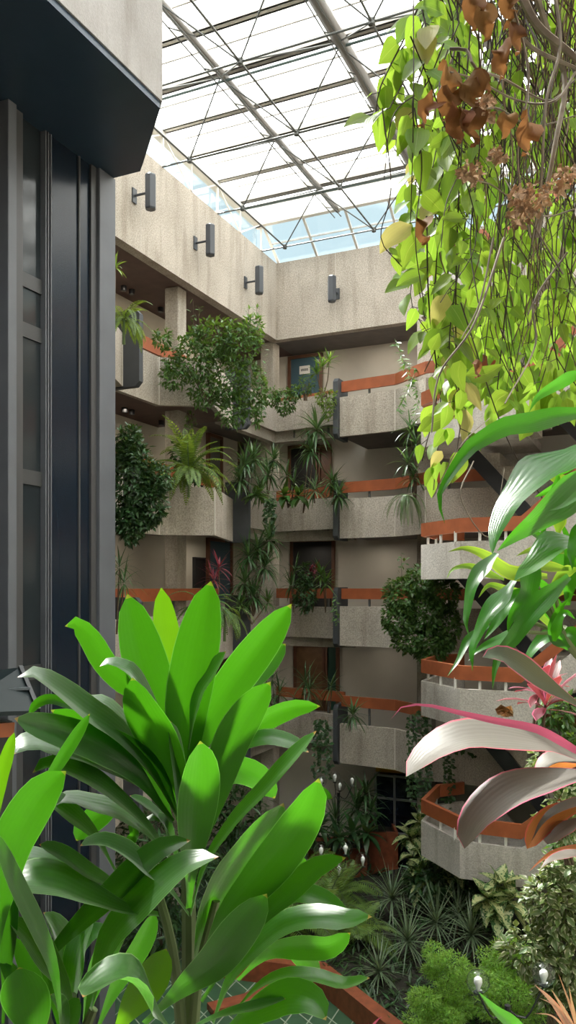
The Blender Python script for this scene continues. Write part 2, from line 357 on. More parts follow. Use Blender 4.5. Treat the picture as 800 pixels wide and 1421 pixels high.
for k in (4,3,2,1):
    z = R(NEAR_ZB[k] + .2)
    inner = [(x-.13, y) for x, y in LPATH]
    near = [(-11.99,11.56)] + inner + [(-10.14,18.05),(-11.99,18.05)]
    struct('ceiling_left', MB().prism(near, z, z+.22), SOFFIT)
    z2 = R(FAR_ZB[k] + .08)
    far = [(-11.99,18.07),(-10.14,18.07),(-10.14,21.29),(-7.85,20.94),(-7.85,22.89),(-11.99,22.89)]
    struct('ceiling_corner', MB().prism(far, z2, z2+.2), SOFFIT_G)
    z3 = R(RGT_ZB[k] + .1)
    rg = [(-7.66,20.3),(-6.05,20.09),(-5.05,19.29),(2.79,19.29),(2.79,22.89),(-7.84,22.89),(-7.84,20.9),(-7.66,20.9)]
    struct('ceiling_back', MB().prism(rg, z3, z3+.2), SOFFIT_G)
    # edge beam under the corner bay
    struct('beam', MB().box((-10.35, 18.2, R(FAR_ZB[k]-.28)), (-10.12, 21.4, z2)), CONC_D)
    struct('beam', MB().box((-10.12, 21.3, R(FAR_ZB[k]-.28)), (-7.7, 21.5, z2)), CONC_D)
    for nm, path, zb, h, where in (('balcony_parapet', LPATH, NEAR_ZB[k], 1.06, 'stepped planter bays of the long side'),
                            ('balcony_parapet', FPATH, FAR_ZB[k], .86, 'short straight stretch before the inner corner'),
                            ('balcony_parapet', BPATH, FAR_ZB[k], .86, 'planter front beside the inner corner'),
                            ('balcony_parapet', RPATH, RGT_ZB[k], 1.04, 'plain stretch between the dark fin and the stairs')):
        mb = MB().wall(path, R(zb), R(zb+h), .12)
        o = mb.build(nm, CONC, base=(path[0][0], path[0][1], R(zb)))
        jm = MB()
        for (xa,ya) in path[1:-1]: jm.add([(xa+dx*.012,ya+dy*.012,z_) for z_ in (R(zb)+.01,R(zb+h)+.004) for dx,dy in ((-1,-1),(1,-1),(1,1),(-1,1))], [(3,2,1,0),(4,5,6,7),(0,1,5,4),(1,2,6,5),(2,3,7,6),(3,0,4,7)])
        if jm.v: jm.build('joint_line', JOINT, o)
        tag(o, f'speckled concrete parapet of the {STOREY[k]}, {where}', 'parapet', 'concrete gallery parapets')
    # timber rails
    a, b = RAIL_Z[k]
    for path, where in (([(-10.14,11.56),(-10.14,18.0)], 'along the stepped planter bays'), ([(-10.08,21.3),(-7.85,20.95)], 'behind the corner planter'),
                 ([(-7.66,20.22),(-6.12,20.02),(-5.14,19.25),(0.5,19.25)], 'over the plain parapet near the stairs')):
        o = MB().wall(path, R(a), R(b), .07).build('handrail', RAILM, base=(path[0][0], path[0][1], R(a)))
        for (xa,ya),(xb,yb) in zip(path, path[1:]):
            nn_ = max(1, int(math.hypot(xb-xa, yb-ya)/1.1))
            for i_ in range(nn_):
                u_ = (i_+.5)/nn_; xx, yy = xa+(xb-xa)*u_, ya+(yb-ya)*u_; dx_, dy_ = -(yb-ya), xb-xa; l_ = math.hypot(dx_,dy_); xx += dx_/l_*.1; yy += dy_/l_*.1
                MB().box((xx-.025,yy-.025,R(RGT_ZB[k]+.3)),(xx+.025,yy+.025,R(b)-.03)).build('post', STEELD, o)
        tag(o, f'red-brown timber handrail of the {STOREY[k]}, {where}', 'handrail', 'timber gallery handrails')
    # slate-grey fins
    zt, zl = R(NEAR_ZB[k] + 1.5), R(NEAR_ZB[k] - .03)
    for y, where in ((13.38, 'next to the elevator tower'), (18.06, 'before the inner corner')):
        if k == 3 and y < 15: pass
        c = .1
        pts = [(-9.98,y,zl),(-9.42,y,zl),(-9.32,y,zl+c),(-9.32,y,zt-c),(-9.42,y,zt),(-9.98,y,zt)]
        o = MB().poly3(pts, (0,.13,0)).build('divider_fin', FINM, base=(-9.6,y,zl))
        tag(o, f'dark slate divider fin of the {STOREY[k]} {where}', 'fin', 'dark divider fins')
    zt, zl = R(RGT_ZB[k] + 1.54), R(RGT_ZB[k] - .04)
    pts = [(-7.82,20.8,zl),(-7.82,20.12,zl),(-7.82,20.02,zl+.1),(-7.82,20.02,zt-.1),(-7.82,20.12,zt),(-7.82,20.8,zt)]
    o = MB().poly3(pts, (.13,0,0)).build('divider_fin', FINM, base=(-7.75,20.4,zl))
    tag(o, f'dark slate divider fin of the {STOREY[k]} mid way along the far side', 'fin', 'dark divider fins')
# columns
for nm, x, y, w in (('column',-10.55,16.65,.19),('column',-10.55,12.2,.19),('column',-10.4,21.55,.21),('column',-5.5,20.75,.2),('column',-10.55,7.5,.19)):
    struct(nm, MB().bbox((x-w,y-w,0),(x+w,y+w,R(7.14)), .02), CONC_D)

# doors and windows of the galleries
def opening(n, name, plane, x0, y0, x1, y1, mat, frame=DOORB, fw=.09):
    """a framed leaf fixed to an inner wall, given by two photo corners on that wall"""
    if plane == 'X':
        a = onX(x0, y0, -12); b = onX(x1, y1, -12); Y0, Y1 = sorted((a.y, b.y)); Z1, Z0 = onX((x0+x1)/2, y0, -12).z, onX((x0+x1)/2, y1, -12).z
        lf = MB().box((-12,Y0,Z0),(-11.96,Y1,Z1)); fm = MB().box((-12,Y0-fw,Z0),(-11.9,Y0,Z1)).box((-12,Y1,Z0),(-11.9,Y1+fw,Z1)).box((-12,Y0-fw,Z1),(-11.9,Y1+fw,Z1+fw))
    else:
        a = onY(x0, y0, 22.9); b = onY(x1, y1, 22.9); X0, X1 = a.x, b.x; Z1, Z0 = onY((x0+x1)/2, y0, 22.9).z, onY((x0+x1)/2, y1, 22.9).z
        lf = MB().box((X0,22.86,Z0),(X1,22.9,Z1)); fm = MB().box((X0-fw,22.8,Z0),(X0,22.9,Z1)).box((X1,22.8,Z0),(X1+fw,22.9,Z1)).box((X0-fw,22.8,Z1),(X1+fw,22.9,Z1+fw))
    o = struct(f'{name}_{n}', lf, mat); struct('frame', fm, frame, o); return o
GLB = plain('blue_door_glass', (.07,.13,.17), .15); GRN = plain('green_door', (.02,.07,.05), .4)
opening(1,'door','Y',405,497,445,566,GLB); opening(2,'door','Y',405,622,440,706,DOORK); opening(3,'door','Y',446,622,457,706,DOORB)
opening(4,'door','Y',408,752,462,846,DOORK); opening(5,'door','Y',413,898,452,985,plain('brown_door_light',(.16,.085,.04),.5,vary=.2)); opening(6,'door','Y',453,898,468,985,GRN)
opening(7,'door','X',288,608,304,690,plain('grey_door',(.16,.16,.14),.5)); opening(8,'door','X',332,604,356,700,DOORK); opening(9,'door','X',288,752,318,836,GLB)
opening(10,'door','X',300,890,325,985,DOORB)
opening(1,'window','X',231,773,240,818,DOORK,DARKM,.03); opening(2,'window','X',268,775,281,816,DOORK,DARKM,.03)
opening(3,'window','X',338,520,352,560,DOORK,DARKM,.03)

# --- elevator tower
ZT = R(7.1)
def tw(): pass
cap = [(-12,-1.5),(-6.63,-1.5),(-6.63,10.1),(-7.95,11.5),(-12,11.5)]
TCON = concrete('tower_cap_concrete', (.36,.345,.34), .08)
TBLUE = plain('dark_blue_panel', (.028,.048,.08), .35, vary=.1, scale=2)
TGREY = plain('grey_blue_metal', (.105,.113,.13), .5, vary=.08, scale=2); TTAN = plain('brushed_metal_jamb', (.06,.06,.064), .45, metal=.1)
et = thing('elevator_tower', 'dark glazed elevator tower with chamfered concrete cap and grey corner post', 'elevator', (-10,9,0))
MB().prism(cap, ZT+.02, R(9.2)).build('cap', TCON, et)
cap2 = [(-11.9,-1.4),(-6.66,-1.4),(-6.66,10.08),(-7.97,11.47),(-11.9,11.47)]
MB().prism(cap2, ZT-.08, ZT+.02).build('soffit', TBLUE, et)
XF = -8.55
def yp(px): return onX(px, 815, XF).y
TOP = ZT-.08
MB().bbox((XF-.5, yp(136), 0),(XF+.04, yp(158), TOP), .01).build('corner_post', TGREY, et)
MB().box((XF-.4, yp(128), 0),(XF-.02, yp(135), TOP)).build('post_recess', TTAN, et)
MB().box((XF-.10, yp(72), 0),(XF-.06, yp(128), TOP)).build('glass_panel', plain('blue_black_glass', (.008,.014,.024), .22, spec=.35), et)
MB().box((XF-.16, yp(34), 0),(XF-.12, yp(66), TOP)).build('glass_panel', plain('smoked_glass',(.02,.026,.03),.12), et)
MB().box((XF-.3, yp(-40), 0),(XF-.2, yp(5), TOP)).build('side_panel', DARKM, et)
MB().bbox((XF-.3, yp(8), 0),(XF+.05, yp(20), TOP), .01).build('jamb', TGREY, et)
MB().box((XF-.3, yp(20), 0),(XF-.03, yp(34), TOP)).build('jamb', TTAN, et)
for q in (65.5, 69, 73): MB().bbox((XF-.16, yp(q-.7), 0),(XF-.02, yp(q+.7), TOP), .004).build('guide_rail', TGREY, et)
MB().bbox((XF-.09, yp(112), 0),(XF-.03, yp(114), TOP), .004).build('mullion', TTAN, et)
for z in (4.5, 3.75, 1.55, -1.4): MB().box((XF-.125, yp(34), R(z)),(XF-.09, yp(65), R(z+.22))).build('transom', plain('dark_transom',(.045,.047,.05),.4), et)
MB().box((-12,-1.4,0),(XF-.5,yp(158)-.05,TOP)).build('shaft_core', DARKM, et)

# --- stair landings and flights at the far side
LZ = [(5.80,'topmost stair landing, half hidden by the hanging vine'), (2.98,'stair landing below the hanging vine'), (.17,'stair landing under the big glossy leaves'), (-2.75,'stair landing above the pink leaves'), (-5.75,'lowest stair landing above the planting bed')]
PL = [(0.6,16.05),(-3.58,16.05),(-4.65,17.1),(-4.68,18.55),(-4.2,19.08),(-1.2,19.08)]
PL = list(reversed(PL))                             # left of the path is the inside
RISE = .86
for i, (z, where) in enumerate(LZ):
    st = thing('stair_landing', f'octagonal concrete {where} with timber rail', 'stair landing', (-3.5,17.5,R(z)), 'stair landings')
    body = [(-4.2,19.08),(-4.68,18.55),(-4.65,17.1),(-3.58,16.05),(-2.4,16.05)]
    MB().wall(body, R(z), R(z+.74), .1).build('parapet', CONC_S, st)
    MB().wall(body, R(z+.92), R(z+1.2), .09).build('handrail', RAILM, st)
    fl = [(-2.4,16.15),(-3.54,16.15),(-4.55,17.14),(-4.58,18.5),(-4.15,18.98),(-2.4,18.98)]
    MB().prism(list(reversed(fl)), R(z+.05), R(z+.24)).build('floor_slab', CONC_S, st)
    pm = [(-4.6,17.5),(-4.6,18.2),(-4.1,16.62),(-3.7,16.2),(-3.2,16.12),(-2.7,16.12)]
    for px_, py_ in pm: MB().box((px_-.025,py_-.025,R(z+.7)),(px_+.025,py_+.025,R(z+.95))).build('baluster', STEELW, st)
    # flight rising from the landing along the camera side
    fa = thing('stair_flight', f'concrete flight climbing from the {where}', 'stairs', (-2.4,16.8,R(z)), 'stair flights')
    x1 = 0.6; dz = 3.0*RISE
    MB().wall([(-2.4,16.05),(x1,16.05)], [R(z),R(z+dz)], [R(z+.74),R(z+dz+.74)], .1).build('parapet', CONC_S, fa)
    MB().wall([(-2.4,16.05),(x1,16.05)], [R(z+.92),R(z+dz+.92)], [R(z+1.2),R(z+dz+1.2)], .09).build('handrail', RAILM, fa)
    stp = MB()
    for s in range(16): stp.box((-2.4+s*.19,16.15,R(z+.1+s*.165)),(-2.4+(s+1)*.19+.02,17.5,R(z+.24+(s+1)*.165)))
    stp.build('steps', CONC_D, fa)
    # flight falling away behind it, a dark steel stringer
    fb = thing('stair_flight', f'dark stringer flight below the {where}', 'stairs', (-3,18.3,R(z)), 'stair flights')
    zz = 1.15; ln = min(4.6, (z+ZE)/zz-.1)
    MB().wall([(-4.0,17.62),(-4.0+ln,17.62)], [R(z+.02),R(z+.02-ln*zz)], [R(z+.5),R(z+.5-ln*zz)], .12).build('stringer', DARKM, fb)
    stp = MB()
    for s in range(14):
        if z+ZE-.2-(s+1)*.3 > .02: stp.box((-3.4+s*.28,17.75,R(z-.15-(s+1)*.3)),(-3.4+(s+1)*.28+.02,19.0,R(z+.2-(s+1)*.3)))
    stp.build('steps', CONC_D, fb)
    MB().wall([(-3.4,19.0),(-4.2+ln,19.0)], [R(z+.1),R(z+.1-(ln-.8)*1.1)], [R(z+.8),R(z+.8-(ln-.8)*1.1)], .08).build('parapet', CONC_S, fb)
# --- skylight: clear clerestory and milky glazing on a steel space frame
ZC, ZTOP = R(9.3), R(10.02)
struct('beam_eaves', MB().bbox((XL-.2,-4,ZTOP-.06),(XL+.06,20.3,ZTOP+.04), .01), STEELW)
struct('beam_eaves', MB().bbox((XL-.2,20.05,ZTOP-.06),(2.8,20.2,ZTOP+.04), .01), STEELW)
struct('window_4', MB().box((XL-.12,-4,ZC),(XL-.1,20.1,ZTOP)), glassmat('clear_glass',(.93,.97,.98),1))
struct('window_5', MB().poly3([(XL,21.28,ZC),(2.8,21.28,ZC),(2.8,20.15,ZTOP),(XL,20.15,ZTOP)], (0,.02,.01)), glassmat('clear_glass',(.93,.97,.98),1))
fr = thing('clerestory_frame', 'pale steel lattice under the roof edge on the elevator side', 'steel frame', (XL,10,ZC))
ys = [20.15 - 2.45*i for i in range(9)]
for i, y in enumerate(ys):
    m = MB()
    m.bar((XL,y,ZC),(XL,y,ZTOP), .045,.045)
    if i+1 < len(ys):
        yn = ys[i+1]
        m.bar((XL,y,ZTOP),(XL,(y+yn)/2,ZC), .03,.03).bar((XL,yn,ZTOP),(XL,(y+yn)/2,ZC), .03,.03)
        m.bar((XL,(y+yn)/2,ZC),(XL,(y+yn)/2,ZTOP), .03,.03)
    m.build('strut', STEELW, fr)
fr2 = thing('clerestory_frame', 'pale steel mullions of the sloping glass end under the roof', 'steel frame', (-4,21.2,ZC))
for i in range(11): MB().bar((XL+.05+1.2*i,21.2,ZC),(XL+.05+1.2*i,20.15,ZTOP), .06,.06).build('mullion', STEELW, fr2)
MB().bar((XL,20.68,(ZC+ZTOP)/2),(2.8,20.68,(ZC+ZTOP)/2), .03,.03).build('transom', STEELW, fr2)
MILK = glassmat('milky_glazing', (.95,.97,.97), 1, milky=.34)
pur = [20.15 - 1.225*i for i in range(20)]
for i, y in enumerate(pur[:-1]):
    struct('beam_glazing_bar', MB().box((XL-.2, (y+pur[i+1])/2-.015, ZTOP+.16),(2.8, (y+pur[i+1])/2+.015, ZTOP+.185)), STEELM)
    struct(f'window_{10+i}', MB().box((XL-.2, pur[i+1]+.03, ZTOP+.19),(2.8, y-.03, ZTOP+.2)), MILK)
for i, y in enumerate(pur):
    m = MB().box((XL-.2,y-.09,ZTOP+.05),(2.8,y-.04,ZTOP+.22)).box((XL-.2,y+.04,ZTOP+.05),(2.8,y+.09,ZTOP+.22)).box((XL-.2,y-.075,ZTOP+.05),(2.8,y+.075,ZTOP+.075))
    o = m.build('roof_purlin', STEELM if i % 2 else STEELW, base=(-4,y,ZTOP)); o['kind'] = 'structure'
sf = thing('space_frame', 'dark steel space frame of rods and chords under the skylight', 'steel frame', (-5,10,R(9.3)))
TOPX = [-7.75,-5.3,-2.85,-.4,2.05]; BOTX = [-9.3,-6.75,-4.3,-1.85,.6]; NY = [20.2-2.48*i for i in range(10)]
for x, r in zip(TOPX, (.075,.13,.075,.13,.075)):
    MB().tube([(x,-4,ZTOP-.02),(x,20.2,ZTOP-.02)], r, 8).build('top_chord', plain('chord_steel',(.20,.185,.17),.5), sf, True)
    m = MB()
    for dx in (-.09,.09): m.tube([(x+dx,-4,ZTOP-.2),(x+dx,20.2,ZTOP-.2)], .014, 5)
    q = -4.0; s_ = 0
    while q < 20: m.tube([(x-.09+.18*(s_%2),q,ZTOP-.2),(x+.09-.18*(s_%2),q+.62,ZTOP-.02)], .012, 5); q += .62; s_ += 1
    m.build('chord_lacing', STEELD, sf)
for x in BOTX: MB().tube([(x,-4,R(9.3)),(x,20.2,R(9.3))], .022, 6).build('bottom_chord', STEELD, sf)
for y in NY:
    MB().tube([(XL,y,R(9.3)),(2.5,y,R(9.3))], .02, 6).build('cross_rod', STEELD, sf)
    m = MB()
    for x in BOTX:
        for tx in (x-1.1, x+1.45):
            if tx < XL: tx = XL
            for ty in (y-1.24, y+1.24):
                if ty < 20.3: m.tube([(x,y,R(9.3)),(tx,ty,ZTOP-.02)], .016, 5)
        m.lathe([(.02,-.07),(.06,-.05),(.06,.05),(.02,.07)], (x,y,R(9.3)), 8)
    m.build('diagonal_rods', STEELD, sf)
for y in NY[::2]: MB().tube([(XL,y-1.24,ZTOP-.1),(2.6,y-1.24,ZTOP-.1)], .025, 6).build('upper_rod', plain('green_steel',(.05,.075,.07),.5), sf)

# --- wall lamps on the fascia
def wall_lamp(px, y0, y1, plane, label):
    if plane == 'X': c = onX(px, (y0+y1)/2, XL+.42); d = Vector((-1,0,0)); h0 = onX(px,y1,XL+.42).z; h1 = onX(px,y0,XL+.42).z
    else: c = onY(px, (y0+y1)/2, YB-.42); d = Vector((0,1,0)); h0 = onY(px,y1,YB-.42).z; h1 = onY(px,y0,YB-.42).z
    t = thing('wall_lamp', label, 'lamp', c + d*.4, 'dark wall lamps on the concrete band')
    LM = bpy.data.materials.get('lamp_metal') or plain('lamp_metal', (.05,.055,.065), .45)
    MB().lathe([(.10,h0),(.122,h0+.03),(.122,h1-.03),(.10,h1)], (c.x,c.y,0), 6).build('lamp_body', LM, t)
    MB().tube([c+d*.1, c+d*.4], .025, 8).build('arm', LM, t)
    s = d.cross(UP)
    q = c+d*.385
    MB().add([q+s*a+UP*b+d*e for e in (0,.035) for a,b in ((-.07,-.15),(.07,-.15),(.07,.15),(-.07,.15))], [(3,2,1,0),(4,5,6,7),(0,1,5,4),(1,2,6,5),(2,3,7,6),(3,0,4,7)]).build('mount_plate', LM, t)
wall_lamp(209,242,291,'X','hexagonal dark wall lamp closest to the elevator tower cap')
wall_lamp(292,312,355,'X','hexagonal dark wall lamp second from the elevator tower')
wall_lamp(360,370,408,'X','hexagonal dark wall lamp closest to the inner corner, on the long band')
wall_lamp(461,383,419,'Y','hexagonal dark wall lamp alone on the short end band')
SPOT = plain('spot_black', (.012,.012,.014), .4)
def ceiling_spot(px, py, z, label, g):
    p = onZ(px, py, R(z)); t = thing('ceiling_spotlight', label, 'spotlight', p, g)
    MB().lathe([(.07,-.11),(.075,0)], p, 12).build('housing', SPOT, t); MB().lathe([(.045,-.105),(.05,-.118)], p, 12).build('lens', plain('spot_lens',(.2,.2,.2),.2), t)
for px, py, z, l in ((172,397,7.14,'black ceiling spotlight nearer the tower under the concrete band'),(183,402,7.14,'black ceiling spotlight second from the tower under the concrete band'),
        (223,427,7.14,'black ceiling spotlight beside the concrete column under the band'),(173,566,4.2,'black ceiling spotlight nearer the tower on the third gallery'),
        (183,569,4.2,'black ceiling spotlight second from the tower on the third gallery'),(224,584,4.2,'black ceiling spotlight touching the column on the third gallery'),
        (180,747,1.35,'small ceiling spotlight nearer the tower on the second gallery'),(230,748,1.35,'small ceiling spotlight by the column on the second gallery')):
    ceiling_spot(px, py, z, l, 'black ceiling spotlights')

# recessed lamps that light the galleries
def gallery_light(x, y, z, w, k):
    l = bpy.data.lights.new('gallery_light', 'AREA'); l.shape = 'DISK'; l.size = .35; l.energy = w; l.color = (1, .9, .74)
    o = bpy.data.objects.new('gallery_light', l); C.objects.link(o); o.location = (x, y, R(z)-.03)
for k, z in ((5,7.14),(4,4.19),(3,1.33),(2,-1.5),(1,-4.43)):
    for y in (13.0, 15.6, 19.5): gallery_light(-11.2, y, z, (0,.9,1.5,3,4,4)[k], k)
    for x in (-9.6, -7.2, -4.9, -2.6): gallery_light(x, 22.0, z + (.08 if k < 5 else 0)-.12*(k<5), (0,.9,1.5,3,4,4)[k], k)

# the elevator car stopped beside the tower face: sloping dark glass roof over a red-brown band
ec = thing('elevator_car', 'dark glass elevator car with sloping roof and red-brown band beside the tower', 'elevator car', onX(0,1000,-7.9))
g0, g1, g2, g3 = P(-70,938,10.4), P(28,926,10.4), P(53,986,9.9), P(-70,990,9.2)
MB().poly3([g0,g1,g2,g3], (0,0,-.05)).build('glass_roof', plain('car_roof_glass', (.012,.02,.022), .4, spec=.2), ec)
MB().bar(g1, g2, .05, .07).build('roof_edge', DARKM, ec)
MB().bar(g0.lerp(g3,.55)+UP*.03, g1.lerp(g2,.55)+UP*.03, .10, .03).build('glazing_bar', plain('car_bar', (.09,.11,.125), .5), ec)
h2, h3 = P(17,1012,9.9), P(-70,1018,9.2)
MB().bar(h2, h3, .08, .17).build('band', RAILM, ec)
i2, i3 = P(17,1000,10.0), P(-70,1000,9.4)
bk = Vector((-.55,.2,0))
MB().add([i2,i3,i3+bk,i2+bk]+[q-UP*1.3 for q in (i2,i3,i3+bk,i2+bk)], [(0,1,2,3),(7,6,5,4),(0,4,5,1),(1,5,6,2),(2,6,7,3),(3,7,4,0)]).build('car_body', DARKM, ec)
# paper notice on the blue door of the top gallery, its lettering too small to read
n0 = onY(416,508.5,22.84); n1 = onY(430.5,518,22.84)
nt_ = MB().box((n0.x,22.83,n1.z),(n1.x,22.845,n0.z)).build('paper_notice', plain('notice_paper',(.75,.74,.72),.7), base=(n0.x,22.84,n1.z)); tag(nt_, 'white paper notice with a dark line of lettering on the blue door', 'notice')
ink = MB(); zc = (n0.z+n1.z)/2; wd = (n1.x-n0.x)
for i in range(6):
    xa = n0.x+wd*(.17+i*.113); ink.box((xa,22.822,zc-.035),(xa+.012,22.83,zc+.035))
    if i % 2: ink.box((xa,22.822,zc+.02),(xa+wd*.085,22.83,zc+.035))
    if i in (0,3,5): ink.box((xa,22.822,zc-.035),(xa+wd*.085,22.83,zc-.02))
    ink.box((xa+wd*.07,22.822,zc-.035),(xa+wd*.085,22.83,zc+.035))
ink.build('lettering', DARKM, nt_)
# ================================================================== plant builders
def smooth(a): a = max(0., min(1., a)); return a*a*(3-2*a)
def prof_strap(t): return (.15+.85*smooth((t-.04)/.62)) * (1 if t < .66 else max(0., 1-((t-.66)/.34)**2.5)**.66)
def prof_lance(t): return (.30+.70*smooth(t/.3)) * (1-t**1.8)
def prof_grass(t): return (.7+.3*smooth(t/.2)) * (1-t**1.5)
def prof_ovate(t): return max(.03, math.sin(math.pi*min(1., t**.72))**.8 * (1-.25*t))
def prof_tongue(t): return (.35+.65*smooth(t/.35)) * (1 if t < .7 else max(0., 1-((t-.7)/.3)**2.2)**.6)
def catmull(pts, n):
    p = [Vector(q) for q in pts]
    if len(p) == 2: return [p[0].lerp(p[1], i/n) for i in range(n+1)]
    p = [p[0]*2-p[1]] + p + [p[-1]*2-p[-2]]; L = [0]
    for i in range(1, len(p)-2): L.append(L[-1] + (p[i+1]-p[i]).length)
    out = []
    for k in range(n+1):
        s = L[-1]*k/n; j = 0
        while j < len(L)-2 and L[j+1] < s: j += 1
        u = 0 if L[j+1] == L[j] else (s-L[j])/(L[j+1]-L[j])
        a, b, c, d = p[j], p[j+1], p[j+2], p[j+3]
        out.append(.5*((2*b)+(c-a)*u+(2*a-5*b+4*c-d)*u*u+(3*b-a-3*c+d)*u**3))
    return out
def blade(mb, pts, width, nrm, prof=prof_strap, fold=.18, wave=0.0, seed=0, across=4):
    """a leaf blade along pts; nrm is a vector or one per point and gives the upper side"""
    m = len(pts); vs = []; uv = []; fs = []; q = across+1
    for i, p in enumerate(pts):
        t = (pts[min(i+1,m-1)] - pts[max(i-1,0)]).normalized()
        n = nrm[i] if isinstance(nrm, list) else nrm
        n = (n - t*n.dot(t)); n = n.normalized() if n.length > 1e-5 else Vector((0,0,1))
        s = t.cross(n).normalized(); u = i/(m-1); w = width/2*prof(u)
        for k in range(q):
            a = 2*k/across-1
            lift = fold*abs(a)*w
            if wave: lift += wave*w*abs(a)*math.sin(u*9+seed+(2.1 if a > 0 else 0))
            vs.append(p + s*(a*w) + n*lift); uv.append((.5+a/2, u))
    for i in range(m-1):
        for k in range(across): fs.append((i*q+k, i*q+k+1, (i+1)*q+k+1, (i+1)*q+k))
    mb.add(vs, fs, uv)
def rosette(mb, c, n, length, width, rnd, e0=-.2, e1=1.4, droop=.5, prof=prof_lance, segs=5, across=2, toward=None):
    c = Vector(c)
    for i in range(n):
        az = i*2.399963+rnd.uniform(-.3,.3); f = (i+.5)/n; el = e0+(e1-e0)*f+rnd.uniform(-.12,.12)
        d = Vector((math.cos(az)*math.cos(el), math.sin(az)*math.cos(el), math.sin(el)))
        L = length*rnd.uniform(.75,1.12); pts = []; p = c.copy()+UP*(f*length*.12); dd = d.copy(); st = L/segs
        for k in range(segs+1):
            pts.append(p.copy()); dd = (dd - UP*(droop*st/L*1.6*(1-abs(d.z)*.5))).normalized(); p = p + dd*st
        h = Vector((-math.cos(az)*math.sin(el), -math.sin(az)*math.sin(el), math.cos(el)))
        blade(mb, pts, width*rnd.uniform(.85,1.1), h, prof, .2, 0, i, across)
def leaflet(mb, p, d, n, L, w):
    s = d.cross(n); s = s.normalized() if s.length > 1e-4 else RT
    mb.add([p, p+d*L*.45+s*w/2+n*w*.12, p+d*L, p+d*L*.45-s*w/2+n*w*.12], [(0,1,2),(0,2,3)], [(.5,0),(1,.45),(.5,.96),(0,.45)])
def frond(mb, stem, c, az, el, L, droop, rnd, leaf_l, leaf_w, n=22):
    d = Vector((math.cos(az)*math.cos(el), math.sin(az)*math.cos(el), math.sin(el))); p = Vector(c); pts = []
    st = L/n
    for k in range(n+1):
        pts.append(p.copy()); d = (d - UP*droop/n).normalized(); p = p+d*st
    stem.tube(pts[::3]+[pts[-1]] if n % 3 else pts[::3], .008*L, 4, .002*L)
    for k in range(2, n+1):
        t = (pts[k]-pts[k-1]).normalized(); s = t.cross(UP)
        if s.length < .05: s = RT.copy()
        s.normalize(); up = s.cross(t); f = k/n; ll = leaf_l*math.sin(math.pi*min(1,.12+f*.86))**.7*rnd.uniform(.85,1.1)
        for sg in (-1,1):
            leaflet(mb, pts[k], (s*sg+t*.55-UP*.25).normalized(), up, ll, leaf_w)
def leafcloud(mb, blobs, n, L, w, rnd, shell=.55, hang=.3):
    """leaves on the outside of ellipsoids (centre, radii)"""
    vol = [r.x*r.y+r.y*r.z+r.x*r.z for c, r in blobs]; tot = sum(vol)
    for (c, r), v in zip(blobs, vol):
        for i in range(int(n*v/tot)):
            u = Vector((rnd.gauss(0,1), rnd.gauss(0,1), rnd.gauss(0,1))).normalized(); k = rnd.uniform(shell,1)**.6
            k *= 1 + .22*noise.noise(Vector(c)*1.7+u*2.3)
            p = Vector(c)+Vector((u.x*r.x, u.y*r.y, u.z*r.z))*k
            d = (u*.6 + Vector((rnd.uniform(-1,1), rnd.uniform(-1,1), rnd.uniform(-1,.7)-hang))).normalized()
            nn = (u*.7+UP*.6+Vector((rnd.uniform(-.6,.6), rnd.uniform(-.6,.6), rnd.uniform(-.3,.6)))).normalized()
            nn = (nn-d*nn.dot(d)); nn = nn.normalized() if nn.length > .01 else UP
            s = rnd.uniform(.65,1.2); leaflet(mb, p, d, nn, L*s, w*s)
def blobs_px(boxes, d, flat=.75):
    out = []
    for b in boxes:
        x0, y0, x1, y1 = b[:4]; dd = b[4] if len(b) > 4 else d
        c = P((x0+x1)/2, (y0+y1)/2, dd); rx = (x1-x0)/2/F*dd; rz = (y1-y0)/2/F*dd
        out.append((c, Vector((rx, min(rx,rz)*flat if flat else rx, rz))))
    return out

# materials of leaves
LM_ = leafmat
G_DARK = LM_('leaf_dark', (.032,.085,.027), trans=.28, veins=0, val=.45); G_MID = LM_('leaf_mid', (.06,.14,.035), trans=.35, veins=0, val=.4)
G_FERN = LM_('leaf_fern', (.10,.18,.035), trans=.4, veins=0, val=.35); G_LITE = LM_('leaf_light', (.12,.21,.05), trans=.4, veins=0, val=.35)
G_DRAC = LM_('leaf_dracaena', (.05,.115,.04), trans=.3, veins=0, mid=(.10,.19,.07), val=.4); G_VAR = LM_('leaf_variegated', (.05,.13,.045), trans=.3, veins=0, edge=(.42,.46,.30), edge_w=.14, val=.25)
G_DIEF = LM_('leaf_cream_centre', (.05,.14,.04), trans=.35, veins=0, blotch=(.55,.60,.28), val=.2); G_PALE = LM_('leaf_cream_edged', (.12,.18,.06), trans=.35, veins=0, edge=(.50,.50,.33), edge_w=.22, val=.25, hue=.03)
G_SOFT = LM_('leaf_feathery', (.22,.40,.09), trans=.45, veins=0, val=.4, hue=.03); G_RED = LM_('leaf_red', (.16,.03,.045), back=(.5,.07,.06), trans=.35, veins=3, edge=(.55,.12,.2), edge_w=.1, val=.3)
G_SPIKE = LM_('leaf_spiky', (.12,.18,.10), trans=.25, veins=0, mid=(.4,.45,.32), val=.35)
BARK = plain('bark', (.12,.085,.055), .85, vary=.3, scale=14); STEMG = plain('green_stem', (.10,.15,.05), .6, vary=.2)
DRYL = LM_('dry_leaf_brown', (.26,.125,.055), back=(.34,.15,.05), trans=.3, veins=5, val=.3, rough=.7, spec=.2); ROOT = plain('dry_root', (.22,.15,.09), .9, vary=.3)

